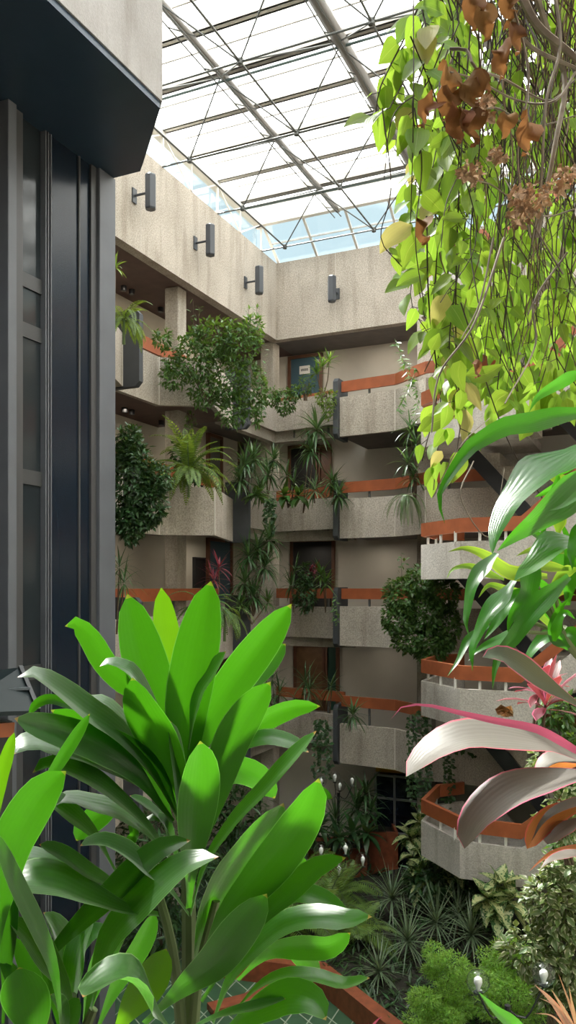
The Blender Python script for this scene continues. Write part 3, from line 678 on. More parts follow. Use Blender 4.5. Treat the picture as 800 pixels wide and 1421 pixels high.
def top_of(boxes): return min(b[1] for b in boxes)
def shrub(name, label, boxes, d, n, L, w, mat, base, seed, group=None, flat=.75, hang=.3, sprigs=(), cat='shrub', stems=7):
    """base: (px, py, depth) where it is rooted"""
    rnd = random.Random(seed); b0 = P(*base); t = thing(name, label, cat, b0, group)
    bl = blobs_px(boxes, d, flat); m = MB(); leafcloud(m, bl, n, L, w, rnd, hang=hang)
    for x, y0, y1 in sprigs:
        a = P(x, y1, d)
        for i in range(14):
            p = P(x+rnd.uniform(-6,6), y1+(y0-y1)*i/14, d); leaflet(m, p, (RT*rnd.uniform(-1,1)+UP*rnd.uniform(-.5,.5)-FW*.3).normalized(), (UP-FW*.6).normalized(), L, w)
    m.build('foliage', mat, t)
    s = MB()
    for i in range(stems):
        c, r = bl[i % len(bl)]; e_ = Vector(c)+Vector((rnd.uniform(-.6,.6)*r.x, rnd.uniform(-.6,.6)*r.y, rnd.uniform(-.3,.6)*r.z))
        mid_ = b0.lerp(e_, .5)+UP*.12+RT*rnd.uniform(-.1,.1)
        s.tube(catmull([b0+RT*rnd.uniform(-.05,.05), mid_, e_], 6), .016, 5, .005)
    for x, y0, y1 in sprigs: s.tube([P(x+2,y1+25,d), P(x,y0,d)], .008, 4, .003)
    s.build('stem', BARK, t); return t
def dracaena(name, label, heads, base, mat, seed, group=None, n=26, length=.5, width=.05, cat='plant', e0=-.5, e1=1.35, droop=.6, prof=prof_lance, stem_r=.018):
    """heads: (px, py, depth[, length]) of each leaf head, all on stems from base"""
    rnd = random.Random(seed); b0 = P(*base); t = thing(name, label, cat, b0, group); sm_ = MB()
    for h in heads:
        c = P(*h[:3]); L = h[3] if len(h) > 3 else length; m = MB()
        rosette(m, c, n, L, width*L/length, rnd, e0, e1, droop, prof); m.build('leaf_head', mat, t, True)
        q = b0.lerp(c, .5)+RT*rnd.uniform(-.05,.05)
        sm_.tube(catmull([b0, q, c+UP*.02], 6), stem_r, 6, stem_r*.7)
    sm_.build('stem', BARK, t); return t
def fern(name, label, c, base, mat, seed, n=16, L=.9, leaf_l=.12, leaf_w=.03, el=(.2,1.3), droop=1.6, group=None, az=None, cat='fern', seg=22):
    rnd = random.Random(seed); b0 = P(*base); c = P(*c); t = thing(name, label, cat, b0, group); m = MB(); s = MB()
    for i in range(n):
        a = rnd.uniform(*az) if az else i*2.39996+rnd.uniform(-.3,.3)
        frond(m, s, c, a, rnd.uniform(*el), L*rnd.uniform(.7,1.15), droop*rnd.uniform(.8,1.2), rnd, leaf_l, leaf_w, seg)
    s.tube([b0, c+UP*.02], .03, 6, .02)
    m.build('frond', mat, t); s.build('stem', STEMG, t); return t
def trailer(name, label, strands, mat, seed, L, w, every, group=None, cat='vine', r=.006, spread=1.0, smat=None):
    """hanging strands: lists of (px, py, depth)"""
    rnd = random.Random(seed); top = P(*strands[0][0]); t = thing(name, label, cat, top, group); m = MB(); s = MB()
    for st in strands:
        pts = catmull([P(*q) for q in st], 26); s.tube(pts, r, 4, r*.5)
        acc = 0
        for a, b in zip(pts, pts[1:]):
            acc += (b-a).length
            while acc > every:
                acc -= every
                d = (RT*rnd.uniform(-1,1)*spread - FW*rnd.uniform(0,.8) - UP*rnd.uniform(-.1,.9)).normalized()
                nn = (UP*.7-FW*.7+RT*rnd.uniform(-.5,.5)); nn = (nn-d*nn.dot(d)).normalized(); k = rnd.uniform(.7,1.2)
                leaflet(m, b, d, nn, L*k, w*k)
    m.build('foliage', mat, t); s.build('stem', smat or STEMG, t); return t
# ================================================================== plants of the galleries
GP = 'potted plants along the galleries'
shrub('climbing_shrub', 'large loose green shrub spilling over the top gallery parapet beside the concrete column', [(240,455,300,530),(262,440,330,500),(300,445,362,510),(285,490,345,560),(320,500,372,575),(222,500,262,540),(212,456,238,482),(225,478,250,520),(300,545,345,592),(335,435,366,480),(260,520,310,565),(345,540,368,590)], 17.3, 4300, .14, .055, G_MID, (290,560,17.5), 1, flat=.6, sprigs=((268,418,470),(276,425,460),(345,425,450),(356,422,455),(362,470,540)))
fern('boston_fern', 'yellow-green fern hanging from the top gallery planter beside the elevator tower', (172,445,14.6), (172,478,14.6), G_FERN, 2, 22, .75, .10, .026, (.2,1.2), 2.6)
dracaena('corn_plant', 'small bright leafy sprig peeking out behind the elevator post under the band', [(160,372,14.2)], (152,455,14.2), G_LITE, 3, n=14, length=.28, width=.06)
shrub('glossy_shrub', 'dense dark glossy shrub hanging over the third gallery beside the elevator tower', [(150,600,215,735),(160,590,200,650),(185,655,232,735),(160,690,205,755),(195,640,240,690)], 14.4, 4200, .12, .055, G_DARK, (180,700,14.8), 4, flat=.7)
fern('boston_fern', 'big light green fern arching over the third gallery planter in front of the column', (262,655,16.7), (262,690,16.9), G_FERN, 5, 40, 1.15, .16, .04, (.35,1.45), 2.1)
shrub('climbing_ivy', 'dark broad-leaved climber on the column behind the big fern', [(238,605,266,668),(250,640,300,670)], 17.4, 260, .15, .11, G_DARK, (258,670,17.4), 6)
shrub('small_creeper', 'small creeper sprig under the top gallery beside the column', [(255,570,272,600)], 18.2, 60, .09, .05, G_MID, (262,575,18.4), 7, stems=2)
dracaena('dragon_tree', 'dark dragon tree behind the slate fin of the third gallery', [(340,648,19.9),(352,640,20.2),(333,668,19.8)], (345,690,20.2), G_DRAC, 8, n=40, length=.62, width=.07, droop=.9)
dracaena('dragon_tree', 'dark dragon tree at the inner corner of the third gallery', [(372,660,21.2),(362,684,20.8),(380,640,21.4)], (370,705,21.2), G_DRAC, 9, n=38, length=.58, width=.07, droop=.9)
fern('button_fern', 'small mid green fern behind the fin on the third gallery', (355,690,20.1), (355,700,20.1), G_MID, 10, 14, .5, .1, .04)
trailer('hanging_ivy', 'thick dark ivy tail hanging from the inner corner of the third gallery', [[(x,688,20.7),(x+dx,720,20.6),(x+dx*1.6,y,20.6)] for x,dx,y in ((370,1,745),(374,2,750),(378,0,742),(381,-2,735),(366,2,728),(376,1,738))], G_DARK, 11, .13, .09, .05)
dracaena('kentia_palm', 'thin feathery palm by the elevator tower on the second gallery', [(166,790,14.6),(172,812,14.6)], (162,880,14.8), G_DRAC, 12, n=20, length=.55, width=.035, droop=.9)
dracaena('red_cordyline', 'reddish cordyline in front of the blue door on the second gallery', [(304,790,18.0),(296,806,17.9)], (300,850,18.2), G_RED, 13, n=18, length=.5, width=.05, cat='plant')
dracaena('dragon_tree', 'tall dark dragon tree behind the fin of the second gallery', [(345,775,20.2),(358,765,20.4),(368,790,20.3),(340,812,20.0),(374,752,20.6),(352,830,20.0)], (352,855,20.2), G_DRAC, 14, n=40, length=.68, width=.075, droop=.9)
dracaena('dragon_tree', 'bushy light dragon tree low beside the second gallery corner', [(335,840,19.8),(372,838,20.4)], (350,866,20.0), G_MID, 15, n=24, length=.45, width=.06)
fern('sword_fern', 'mid green fern over the second gallery planter behind the tall bright leaves', (285,845,16.9), (280,890,17.0), G_MID, 16, 26, .95, .13, .035, (.2,1.35), 2.3)
fern('sword_fern', 'drooping pale fern beside the second gallery slate fin', (312,850,17.4), (312,890,17.4), G_FERN, 17, 14, .8, .1, .03, (.0,1.0), 2.6)
shrub('trailing_shrub', 'light green trailing shrub over the top gallery corner planter', [(360,538,392,562),(380,540,412,575),(395,535,420,556)], 21.9, 700, .12, .055, G_MID, (385,556,22.2), 18)
dracaena('dragon_tree', 'small upright dragon tree in front of the blue door on the top gallery', [(448,510,21.6),(457,503,21.7),(440,520,21.6)], (448,552,21.8), G_MID, 19, n=18, length=.42, width=.06, e0=.2)
shrub('little_shrub', 'thin leafy plant low before the blue door of the top gallery', [(414,520,438,547)], 22.0, 120, .12, .05, G_MID, (425,556,22.0), 20)
shrub('trailing_shrub', 'pale trailing plant over the top gallery parapet beside the far fin', [(438,540,468,565),(446,555,464,580)], 21.4, 320, .11, .05, G_LITE, (452,552,21.6), 21)
dracaena('corn_plant', 'tall dragon tree with two heads and a bare leaning trunk on the third gallery', [(440,600,21.2,.8),(431,628,21.2,.7)], (421,712,21.6), G_DRAC, 22, n=38, length=.8, width=.085, droop=.9)
dracaena('spider_plant', 'cream-edged rosette at the centre of the third gallery far planter', [(437,683,21.0)], (437,698,21.2), G_VAR, 23, n=34, length=.62, width=.06, droop=.8)
dracaena('dragon_tree', 'dark dragon tree beside the far fin of the third gallery', [(462,672,21.2),(470,690,21.0)], (462,700,21.3), G_DRAC, 24, n=38, length=.58, width=.07, droop=.9)
dracaena('dragon_tree', 'dark dragon tree with narrow heads on the third gallery beside the corner column', [(398,662,21.9),(408,672,21.8)], (400,705,22.0), G_DRAC, 25, n=20, length=.55, width=.06)
dracaena('philodendron', 'broad-leaved plant low on the third gallery planter by the corner', [(394,690,21.6),(415,690,21.5)], (402,702,21.7), G_MID, 26, n=14, length=.45, width=.2, prof=prof_ovate, droop=.8)
dracaena('dragon_tree', 'dark dragon tree in front of the dark doorway on the second gallery', [(410,795,22.0),(404,815,21.9)], (408,850,22.0), G_DRAC, 27, n=22, length=.6, width=.06)
dracaena('red_flowering_plant', 'plant with reddish leaves in front of the dark doorway on the second gallery', [(431,795,21.8),(440,790,21.8)], (434,850,21.9), G_RED, 28, n=14, length=.28, width=.09, prof=prof_ovate)
dracaena('corn_plant', 'lighter corn plant on the second gallery beside the dark doorway edge', [(452,812,21.4),(446,800,21.5)], (452,850,21.7), G_MID, 29, n=24, length=.5, width=.075)
shrub('dark_shrub', 'dark leafy shrub at the middle of the second gallery far planter', [(408,800,440,848),(415,780,432,820)], 21.7, 500, .16, .07, G_DARK, (424,850,21.8), 30)
trailer('trailing_plant', 'thin trailing plant over the second gallery parapet beside the far fin', [[(466,825,21.2),(468,845,21.1),(468,868,21.1)],[(462,830,21.2),(464,850,21.1),(465,860,21.1)]], G_MID, 31, .13, .06, .06)
dracaena('kentia_palm', 'spiky dark palm on the first gallery near the inner corner', [(378,945,21.0),(388,965,20.8),(372,965,20.8)], (380,985,21.2), G_DRAC, 32, n=24, length=.7, width=.045, droop=.9)
dracaena('kentia_palm', 'spiky dark palm in front of the brown door of the first gallery', [(430,960,21.6),(424,950,21.7)], (430,990,21.7), G_DRAC, 33, n=28, length=.7, width=.05, droop=.9)
dracaena('kentia_palm', 'small dark palm beside the green door of the first gallery', [(460,955,21.4)], (458,990,21.6), G_DRAC, 34, n=22, length=.6, width=.05, droop=.9)
dracaena('corn_plant', 'dark drooping rosette hanging on the far fin of the first gallery', [(490,995,20.2)], (486,1015,20.4), G_DRAC, 35, n=36, length=.6, width=.065, droop=1.0)
trailer('hanging_ivy', 'dark ivy hanging from the first gallery with brown roots', [[(x,995,21.2),(x+dx,1035,21.1),(x+dx*1.5,y,21.1)] for x,dx,y in ((441,-3,1075),(446,0,1085),(451,3,1080),(438,2,1060),(455,2,1068),(449,-2,1050))], G_DARK, 36, .14, .1, .055, smat=ROOT)
trailer('climbing_tufts', 'trailing plant with leafy tufts hanging beside the stairs of the top gallery', [[(548,470,20.2),(556,490,20.1),(565,515,20.0),(580,545,19.9)],[(575,520,20.0),(565,545,19.9),(552,570,19.9)],[(585,525,19.9),(580,560,19.8),(572,590,19.8)],[(560,500,20.0),(572,510,20),(592,515,19.9)]], G_MID, 37, .2, .045, .028)
dracaena('dragon_tree', 'dark dragon tree beside the stairs of the third gallery', [(570,600,19.8),(577,620,19.7),(566,645,19.7),(574,665,19.7)], (578,700,19.9), G_DRAC, 38, n=24, length=.55, width=.06, droop=.9)
fern('grass_fern', 'grassy green tuft hanging over the third gallery parapet beside the stairs', (566,688,19.5), (568,698,19.7), G_MID, 39, 22, .85, .07, .02, (-.2,.9), 3.2, cat='fern')
shrub('large_round_shrub', 'large round dark green shrub bulging over the second gallery beside the stairs', [(532,800,580,855),(560,785,610,830),(590,795,640,850),(530,835,575,880),(565,820,615,880),(600,840,640,895),(545,865,590,905),(575,870,622,922),(600,880,632,905)], 18.6, 5600, .13, .07, G_MID, (590,840,19.3), 40, flat=.75, sprigs=((557,768,800),))
for i, (x, y0, y1, lab) in enumerate(((573,992,1118,'dark ivy strand hanging from the first gallery closest to the far fin'),(590,990,1135,'dark ivy strand hanging under the stair landing, the longest of three'),(622,1045,1135,'dark ivy strand hanging behind the pale pink-edged leaf'))):
    trailer('hanging_ivy', lab, [[(x+k,y0,18.9),(x+k*1.5,(y0+y1)/2,18.9),(x+k,y1-abs(k)*4,18.9)] for k in (-4,0,4)]+[[(x-3,y0,18.9),(x+20,y0-4,18.8),(x+40,y0+4,18.8)]], G_DARK, 41+i, .12, .09, .05)

# ================================================================== ground floor garden
def at0(px, py): return onZ(px, py, 0)
# glass display cabinet under the first gallery
cb = thing('display_cabinet', 'aluminium and dark glass cabinet front under the first gallery', 'cabinet', onZ(540,1180,0))
D0 = 20.9; a = P(502,1068,D0); b = P(596,1068,D0); a = Vector((a.x, 20.9, 0)); b = Vector((b.x, 20.9, 0)); HT = 2.55
MB().box((a.x,20.95,.05),(b.x,22.2,HT-.05)).build('glass_box', BLACKG, cb)
for x in (a.x, a.x+(b.x-a.x)*.34, a.x+(b.x-a.x)*.83, b.x): MB().bbox((x-.03,20.9,0),(x+.03,20.97,HT), .006).build('upright', ALU, cb)
for z in (.06, 1.0, 1.9, HT-.04): MB().bbox((a.x,20.91,z-.03),(b.x,20.96,z+.03), .006).build('rail', ALU, cb)
for k, (x, w_, c, l) in enumerate(((505,40,(.75,.42,.04),'yellow box lying on top of the glass cabinet'),(537,28,(.55,.06,.03),'red box lying on top of the glass cabinet'),(520,22,(.5,.45,.3),'pale box between the yellow and red ones on the cabinet'))):
    q = P(x,1066,21.2); mb = MB().bbox((q.x,21.1+.1*k,HT),(q.x+w_/F*21,21.5+.1*k,HT+.14), .01); o = mb.build('storage_box', plain(f'box_paint_{k}', c, .5), base=(q.x,21.2,HT)); tag(o, l, 'box', 'boxes on the glass cabinet')
# terracotta planters and curbs
def planter(px0, px1, ytop, ybot, dep, label, name='planter_box'):
    d = (ZE)*F/(ybot-PY0); A = P(px0,ybot,d); B_ = P(px1,ybot,d); h = (ybot-ytop)/F*d
    t = thing(name, label, 'planter', A, 'terracotta planters')
    u = (B_-A).normalized(); v = Vector((-u.y,u.x,0)); w = .07
    o_ = [A, B_, B_+v*dep, A+v*dep]; i_ = [A+u*w+v*w, B_-u*w+v*w, B_-u*w+v*(dep-w), A+u*w+v*(dep-w)]
    m = MB(); vs = [Vector((p.x,p.y,0)) for p in o_]+[Vector((p.x,p.y,h)) for p in o_]+[Vector((p.x,p.y,h)) for p in i_]+[Vector((p.x,p.y,h-.12)) for p in i_]
    fs = [(3,2,1,0)]+[(k,(k+1)%4,4+(k+1)%4,4+k) for k in range(4)]+[(4+k,4+(k+1)%4,8+(k+1)%4,8+k) for k in range(4)]+[(8+k,8+(k+1)%4,12+(k+1)%4,12+k) for k in range(4)]
    m.add(vs, fs); m.build('box', TERRA, t)
    MB().add([Vector((p.x,p.y,h-.1)) for p in i_], [(0,1,2,3)]).build('soil', SOIL, t); return t, h
planter(512,553,1155,1222,1.3,'tall terracotta planter box behind the variegated plant')
planter(428,510,1178,1226,1.0,'terracotta planter box behind the clear globe lamp')
planter(340,402,1204,1246,.9,'low terracotta planter box behind the bright cordyline leaves')
def curb(pts, h, w, label):
    q = [onZ(x,y,h) for x,y in pts]; mb = MB().wall([(p.x,p.y) for p in q], 0, h, w)
    o = mb.build('planter_curb', TERRA, base=(q[0].x,q[0].y,0)); return tag(o, label, 'curb', 'terracotta curbs')
curb([(300,1326),(440,1343),(560,1440)], .42, .26, 'terracotta curb bending round the palm bed above the green tiles')
curb([(296,1402),(352,1388),(392,1366)], .12, .3, 'short flat terracotta strip on the green tiled floor')
q = [onZ(x,y,.3) for x,y in ((300,1326),(440,1343),(560,1440),(900,1440),(900,1180),(640,1185),(560,1200),(300,1260))]
o = MB().prism([(p.x,min(20.3,p.y)) for p in q], .0, .3).build('planting_bed', SOIL, base=(q[1].x,q[1].y,0)); tag(o, 'dark soil bed of the palms and spiky plants beside the tiled floor', 'planting bed')
# clear globe lamps
GLB_ = glassmat('globe_glass', (.90,.92,.92), 1, rough=.12, refl=1.5); BULB = plain('lamp_bulb', (.95,.95,.93), .3); POST = plain('lamp_post_black', (.015,.015,.016), .4)
def globe_lamp(base, bulbs, label, r_px, d, top, yb):
    b0 = P(base, yb, d); b0.z = 0
    t = thing('globe_lamp', label, 'lamp', b0, 'clear globe garden lamps'); tp = P(base, top, d)
    MB().tube([b0, tp], .035, 10).build('post', POST, t); MB().lathe([(.12,0),(.12,.04),(.05,.1)], b0, 12).build('base', POST, t)
    for x, y in bulbs:
        c = P(x, y, d-.12); r = r_px/F*d
        MB().tube(catmull([tp-UP*.3*r, P((x+base)/2, max(y,top)+r_px*1.1, d-.06), c-UP*r*1.0], 6), .012, 6).build('arm', POST, t)
        prof = [(max(.01,r*math.sin(a_*math.pi/10)), -r*math.cos(a_*math.pi/10)) for a_ in range(11)]
        g = MB().lathe(prof, c, 18).build('globe', GLB_, t, True)
        bp = [(.02,-r*.8),(.028,-r*.5),(.03,-r*.45),(.05,-r*.05),(.045,r*.25),(.02,r*.4)]
        MB().lathe(bp, c, 10).build('bulb', BULB, g, True); 
        MB().lathe([(.05,-r*1.0),(.05,-r*.86)], c, 10).build('collar', POST, g)
globe_lamp(476, ((446,1180),(480,1177),(504,1193),(471,1206)), 'clear globe lamp with four round glasses above the palms', 10.5, 18.5, 1205, 1300)
globe_lamp(470, ((446,1084),(465,1078),(472,1090),(489,1083)), 'farther clear globe lamp on a tall post under the first gallery', 8, 20.8, 1100, 1215)
globe_lamp(705, ((664,1362),(755,1352)), 'clear globe lamp half buried in the feathery bushes', 16, 9.6, 1395, 1440)

dracaena('corn_plant', 'big dark corn plant in the tall terracotta planter', [(508,1105,21.2,.8),(495,1125,21.0,.8),(515,1130,20.9,.7)], (515,1165,21.4), G_DRAC, 60, n=28, length=.8, width=.1, droop=.9)
dracaena('yucca', 'spiky dark yucca behind the globe lamp planter', [(466,1140,20.8)], (466,1180,20.9), G_DRAC, 61, n=50, length=.8, width=.045, droop=.4)
dracaena('peace_lily', 'broad dark leaves filling the globe lamp planter', [(445,1150,20.6),(490,1158,20.4),(510,1160,20.4),(430,1165,20.5),(470,1165,20.2)], (470,1185,20.7), G_DARK, 62, n=18, length=.6, width=.17, prof=prof_ovate, droop=.9)
dracaena('dark_corn_plant', 'dark leafy plant under the first gallery corner by the tall leaves', [(425,1150,20.2),(412,1170,19.8)], (418,1215,20.4), G_DARK, 63, n=24, length=.6, width=.1, prof=prof_lance, droop=.9)
for i, (hd, bs, lab) in enumerate(((((585,1145,19.2),(602,1158,19.0),(572,1165,19.0),(594,1178,18.9),(575,1190,18.9)),(590,1225,19.4),'tall cream-splashed dieffenbachia in front of the terracotta planter'),
        (((608,1195,18.4),(588,1208,18.2),(625,1210,18.2),(604,1225,18.0),(584,1232,18.0)),(606,1262,18.6),'lower cream-splashed dieffenbachia beside the lowest stair landing'),
        (((694,1232,15.4),(678,1250,15.2),(706,1252,15.3),(690,1268,15.2)),(700,1310,15.6),'leggy dieffenbachia under the lowest stair landing'))):
    dracaena('dieffenbachia', lab, hd, bs, G_DIEF, 64+i, 'dieffenbachias of the bed', n=13, length=.56, width=.30, prof=prof_ovate, droop=1.0)
for i, (x, y, d, L, lab) in enumerate(((544,1250,17.6,.85,'spiky rosette closest to the cream-splashed plants'),(606,1284,16.4,.95,'spiky pale-streaked rosette in the middle of the bed'),(566,1309,15.8,.8,'dark spiky rosette between the palms and the feathery bush'),(527,1351,14.9,.7,'spiky rosette standing on the terracotta curb corner'),(636,1272,16.6,.8,'spiky rosette below the lowest stair landing'),(655,1300,15.4,.8,'spiky rosette behind the feathery bushes'))):
    dracaena('dracaena_rosette', lab, [(x,y,d)], (x,y+28,d+.1), G_SPIKE, 70+i, 'spiky rosettes of the bed', n=60, length=L, width=.035, e0=-.35, e1=1.4, droop=.5, prof=prof_grass)
for i, (x, y, d, L, lab) in enumerate(((452,1265,17.2,1.5,'feathery palm under the clear globe lamp'),(400,1290,16.8,1.3,'feathery palm behind the long bright leaves'),(490,1300,16.6,1.3,'feathery palm beside the spiky rosettes'),(420,1215,18.6,1.2,'small feathery palm behind the globe lamp'),(470,1240,18.2,1.2,'feathery palm between lamp and planters'))):
    fern('areca_palm', lab, (x,y,d), (x,y+55,d), G_FERN if i%2 else G_LITE, 80+i, 15, L, .34, .035, (.2,1.35), 1.7, 'areca palms of the bed', cat='palm', seg=26)
rb = random.Random(4)
def tufts(cx, cy, rx, ry, n, s):
    out = []
    for k in range(n):
        a_ = rb.uniform(0,6.28); q_ = math.sqrt(rb.random()); x = cx+rx*q_*math.cos(a_); y = cy+ry*q_*math.sin(a_); w_ = s*rb.uniform(.7,1.3)
        out.append((x-w_,y-w_*.75,x+w_,y+w_*.75,12.6+rb.uniform(0,1.0)))
    return out
for i, (bx, d, base, lab) in enumerate(((tufts(612,1385,42,62,26,17)+tufts(600,1330,26,18,7,12), 13.4, (610,1440,13.6), 'feathery bright green bush nearer the terracotta curb'),(tufts(712,1375,44,58,28,18)+tufts(705,1322,34,14,8,13), 12.8, (710,1450,13.0), 'feathery bright green bush around the small globe bulbs'))):
    shrub('feathery_bush', lab, bx, d, 15000, .075, .016, G_SOFT, base, 90+i, 'feathery bushes', flat=.9, hang=0, stems=12)
shrub('cream_edged_shrub', 'tall cream-edged shrub climbing by the lowest stair landing', [(730,1205,800,1300),(745,1270,810,1380),(700,1290,760,1345),(755,1180,810,1240),(740,1330,800,1400)], 10.6, 1500, .15, .085, G_PALE, (765,1430,10.8), 95, flat=.8)
shrub('cream_edged_creeper', 'sparse cream-edged creeper behind the pink leaves', [(735,1030,790,1085),(760,1085,810,1180),(745,1120,780,1150)], 9.6, 420, .11, .06, G_PALE, (790,1200,9.8), 96, flat=.8)
shrub('dark_creeper', 'dark green creeper filling the side behind the pink leaves', [(765,1010,830,1110),(770,1100,830,1230),(750,960,800,1010)], 11.2, 1600, .13, .06, G_MID, (810,1260,11.4), 97, flat=.8)
shrub('dark_undergrowth', 'dark undergrowth below the lowest stair landing', [(610,1225,740,1300),(560,1200,620,1250)], 17.8, 900, .3, .09, G_DARK, (660,1310,18.0), 98, flat=.5)
shrub('grassy_undergrowth', 'dark leafy undergrowth behind the bright cordyline stems', [(330,1150,420,1250),(300,1080,380,1180),(250,1090,330,1220)], 19.0, 1300, .28, .08, G_DARK, (350,1240,19.2), 99, flat=.5)

shrub('shaded_undergrowth', 'dark leafy growth on the floor between elevator tower and bright cordyline', [(150,1120,250,1230),(200,1160,320,1290),(160,1230,260,1330),(290,1230,350,1330)], 16.6, 1500, .3, .07, G_DARK, (230,1340,16.8), 130, flat=.5)
rg_ = random.Random(9); gc = MB()
for i in range(2600):
    px, py = rg_.uniform(440,820), rg_.uniform(1205,1440)
    if px < 440+(py-1343)*1.25 and py > 1335: continue
    p = onZ(px, py, .3); 
    if p.y > 20: continue
    a_ = rg_.uniform(0,6.28); dv = Vector((math.cos(a_),math.sin(a_),rg_.uniform(.1,1.1))).normalized()
    leaflet(gc, p, dv, (UP+Vector((-dv.x,-dv.y,0))*.5).normalized(), rg_.uniform(.12,.32), rg_.uniform(.03,.08))
o = gc.build('undergrowth', G_DARK, base=onZ(640,1300,.3)); tag(o, 'low green undergrowth covering the soil of the bed', 'undergrowth', kind='stuff')
# ================================================================== plants close to the camera
def fleaf(parent, spec, w, tilt, d0, d1, mat, prof=prof_strap, fold=.2, wave=.05, seed=0, name='leaf', segs=16, roll=0):
    if tilt >= 45: tilt = min(72, tilt+10)
    """a blade whose midrib runs from tip to base; d0 depth at the base, d1 at the tip; tilt turns its face up (+) or down (-)"""
    q = [tuple(float(c) for c in s.split(',')) for s in spec.split()][::-1]
    n = len(q); L = [0]
    for a, b in zip(q, q[1:]): L.append(L[-1]+math.hypot(b[0]-a[0], b[1]-a[1]))
    pts = [P(x, y, d0+(d1-d0)*l/L[-1]) for (x, y), l in zip(q, L)]
    pts = catmull(pts, segs); ns = []
    for i, p in enumerate(pts):
        t = (pts[min(i+1,segs)]-pts[max(i-1,0)]).normalized(); v = (p-EYE).normalized()
        s = t.cross(v); s = s.normalized() if s.length > .05 else RT.copy()
        nn = s.cross(t)
        if nn.dot(v) > 0: nn = -nn
        sd = t.cross(nn).normalized()
        if sd.z < 0: sd = -sd
        a = math.radians(tilt); ns.append((nn*math.cos(a)+sd*math.sin(a)).normalized())
    dm = (d0+d1)/2; wm = .95*w/F*dm/max(.36, math.cos(math.radians(tilt)))
    mb = MB(); blade(mb, pts, wm, ns, prof, fold, wave, seed, 6)
    return mb.build(name, mat, parent, True)
CORD = leafmat('cordyline_leaf', (.018,.075,.011), back=(.15,.68,.003), trans=.40, rough=.36, spec=.6, coat=.35, sheen=.45, vein=.10, veins=5, edge=(.16,.30,.10), edge_w=.018, tip=(.40,.17,.05), val=.16, hue=.012)
CORDY = leafmat('cordyline_leaf_yellow', (.08,.15,.015), back=(.20,.52,.008), trans=.55, rough=.35, vein=.2, veins=7, tip=(.40,.17,.05), val=.1)
def plant(name, label, cat, base): return thing(name, label, cat, base)
def leaves(t, rows, mat, prof=prof_strap, **k):
    for i, r in enumerate(rows):
        m = CORDY if len(r) > 5 and r[5] == 'y' else mat
        fleaf(t, r[0], r[1], r[2], r[3], r[4], m, prof, seed=i*1.7, **k)
A1 = plant('cordyline', 'large bright green cordyline standing up in front of the galleries', 'plant', P(262,1500,1.5))
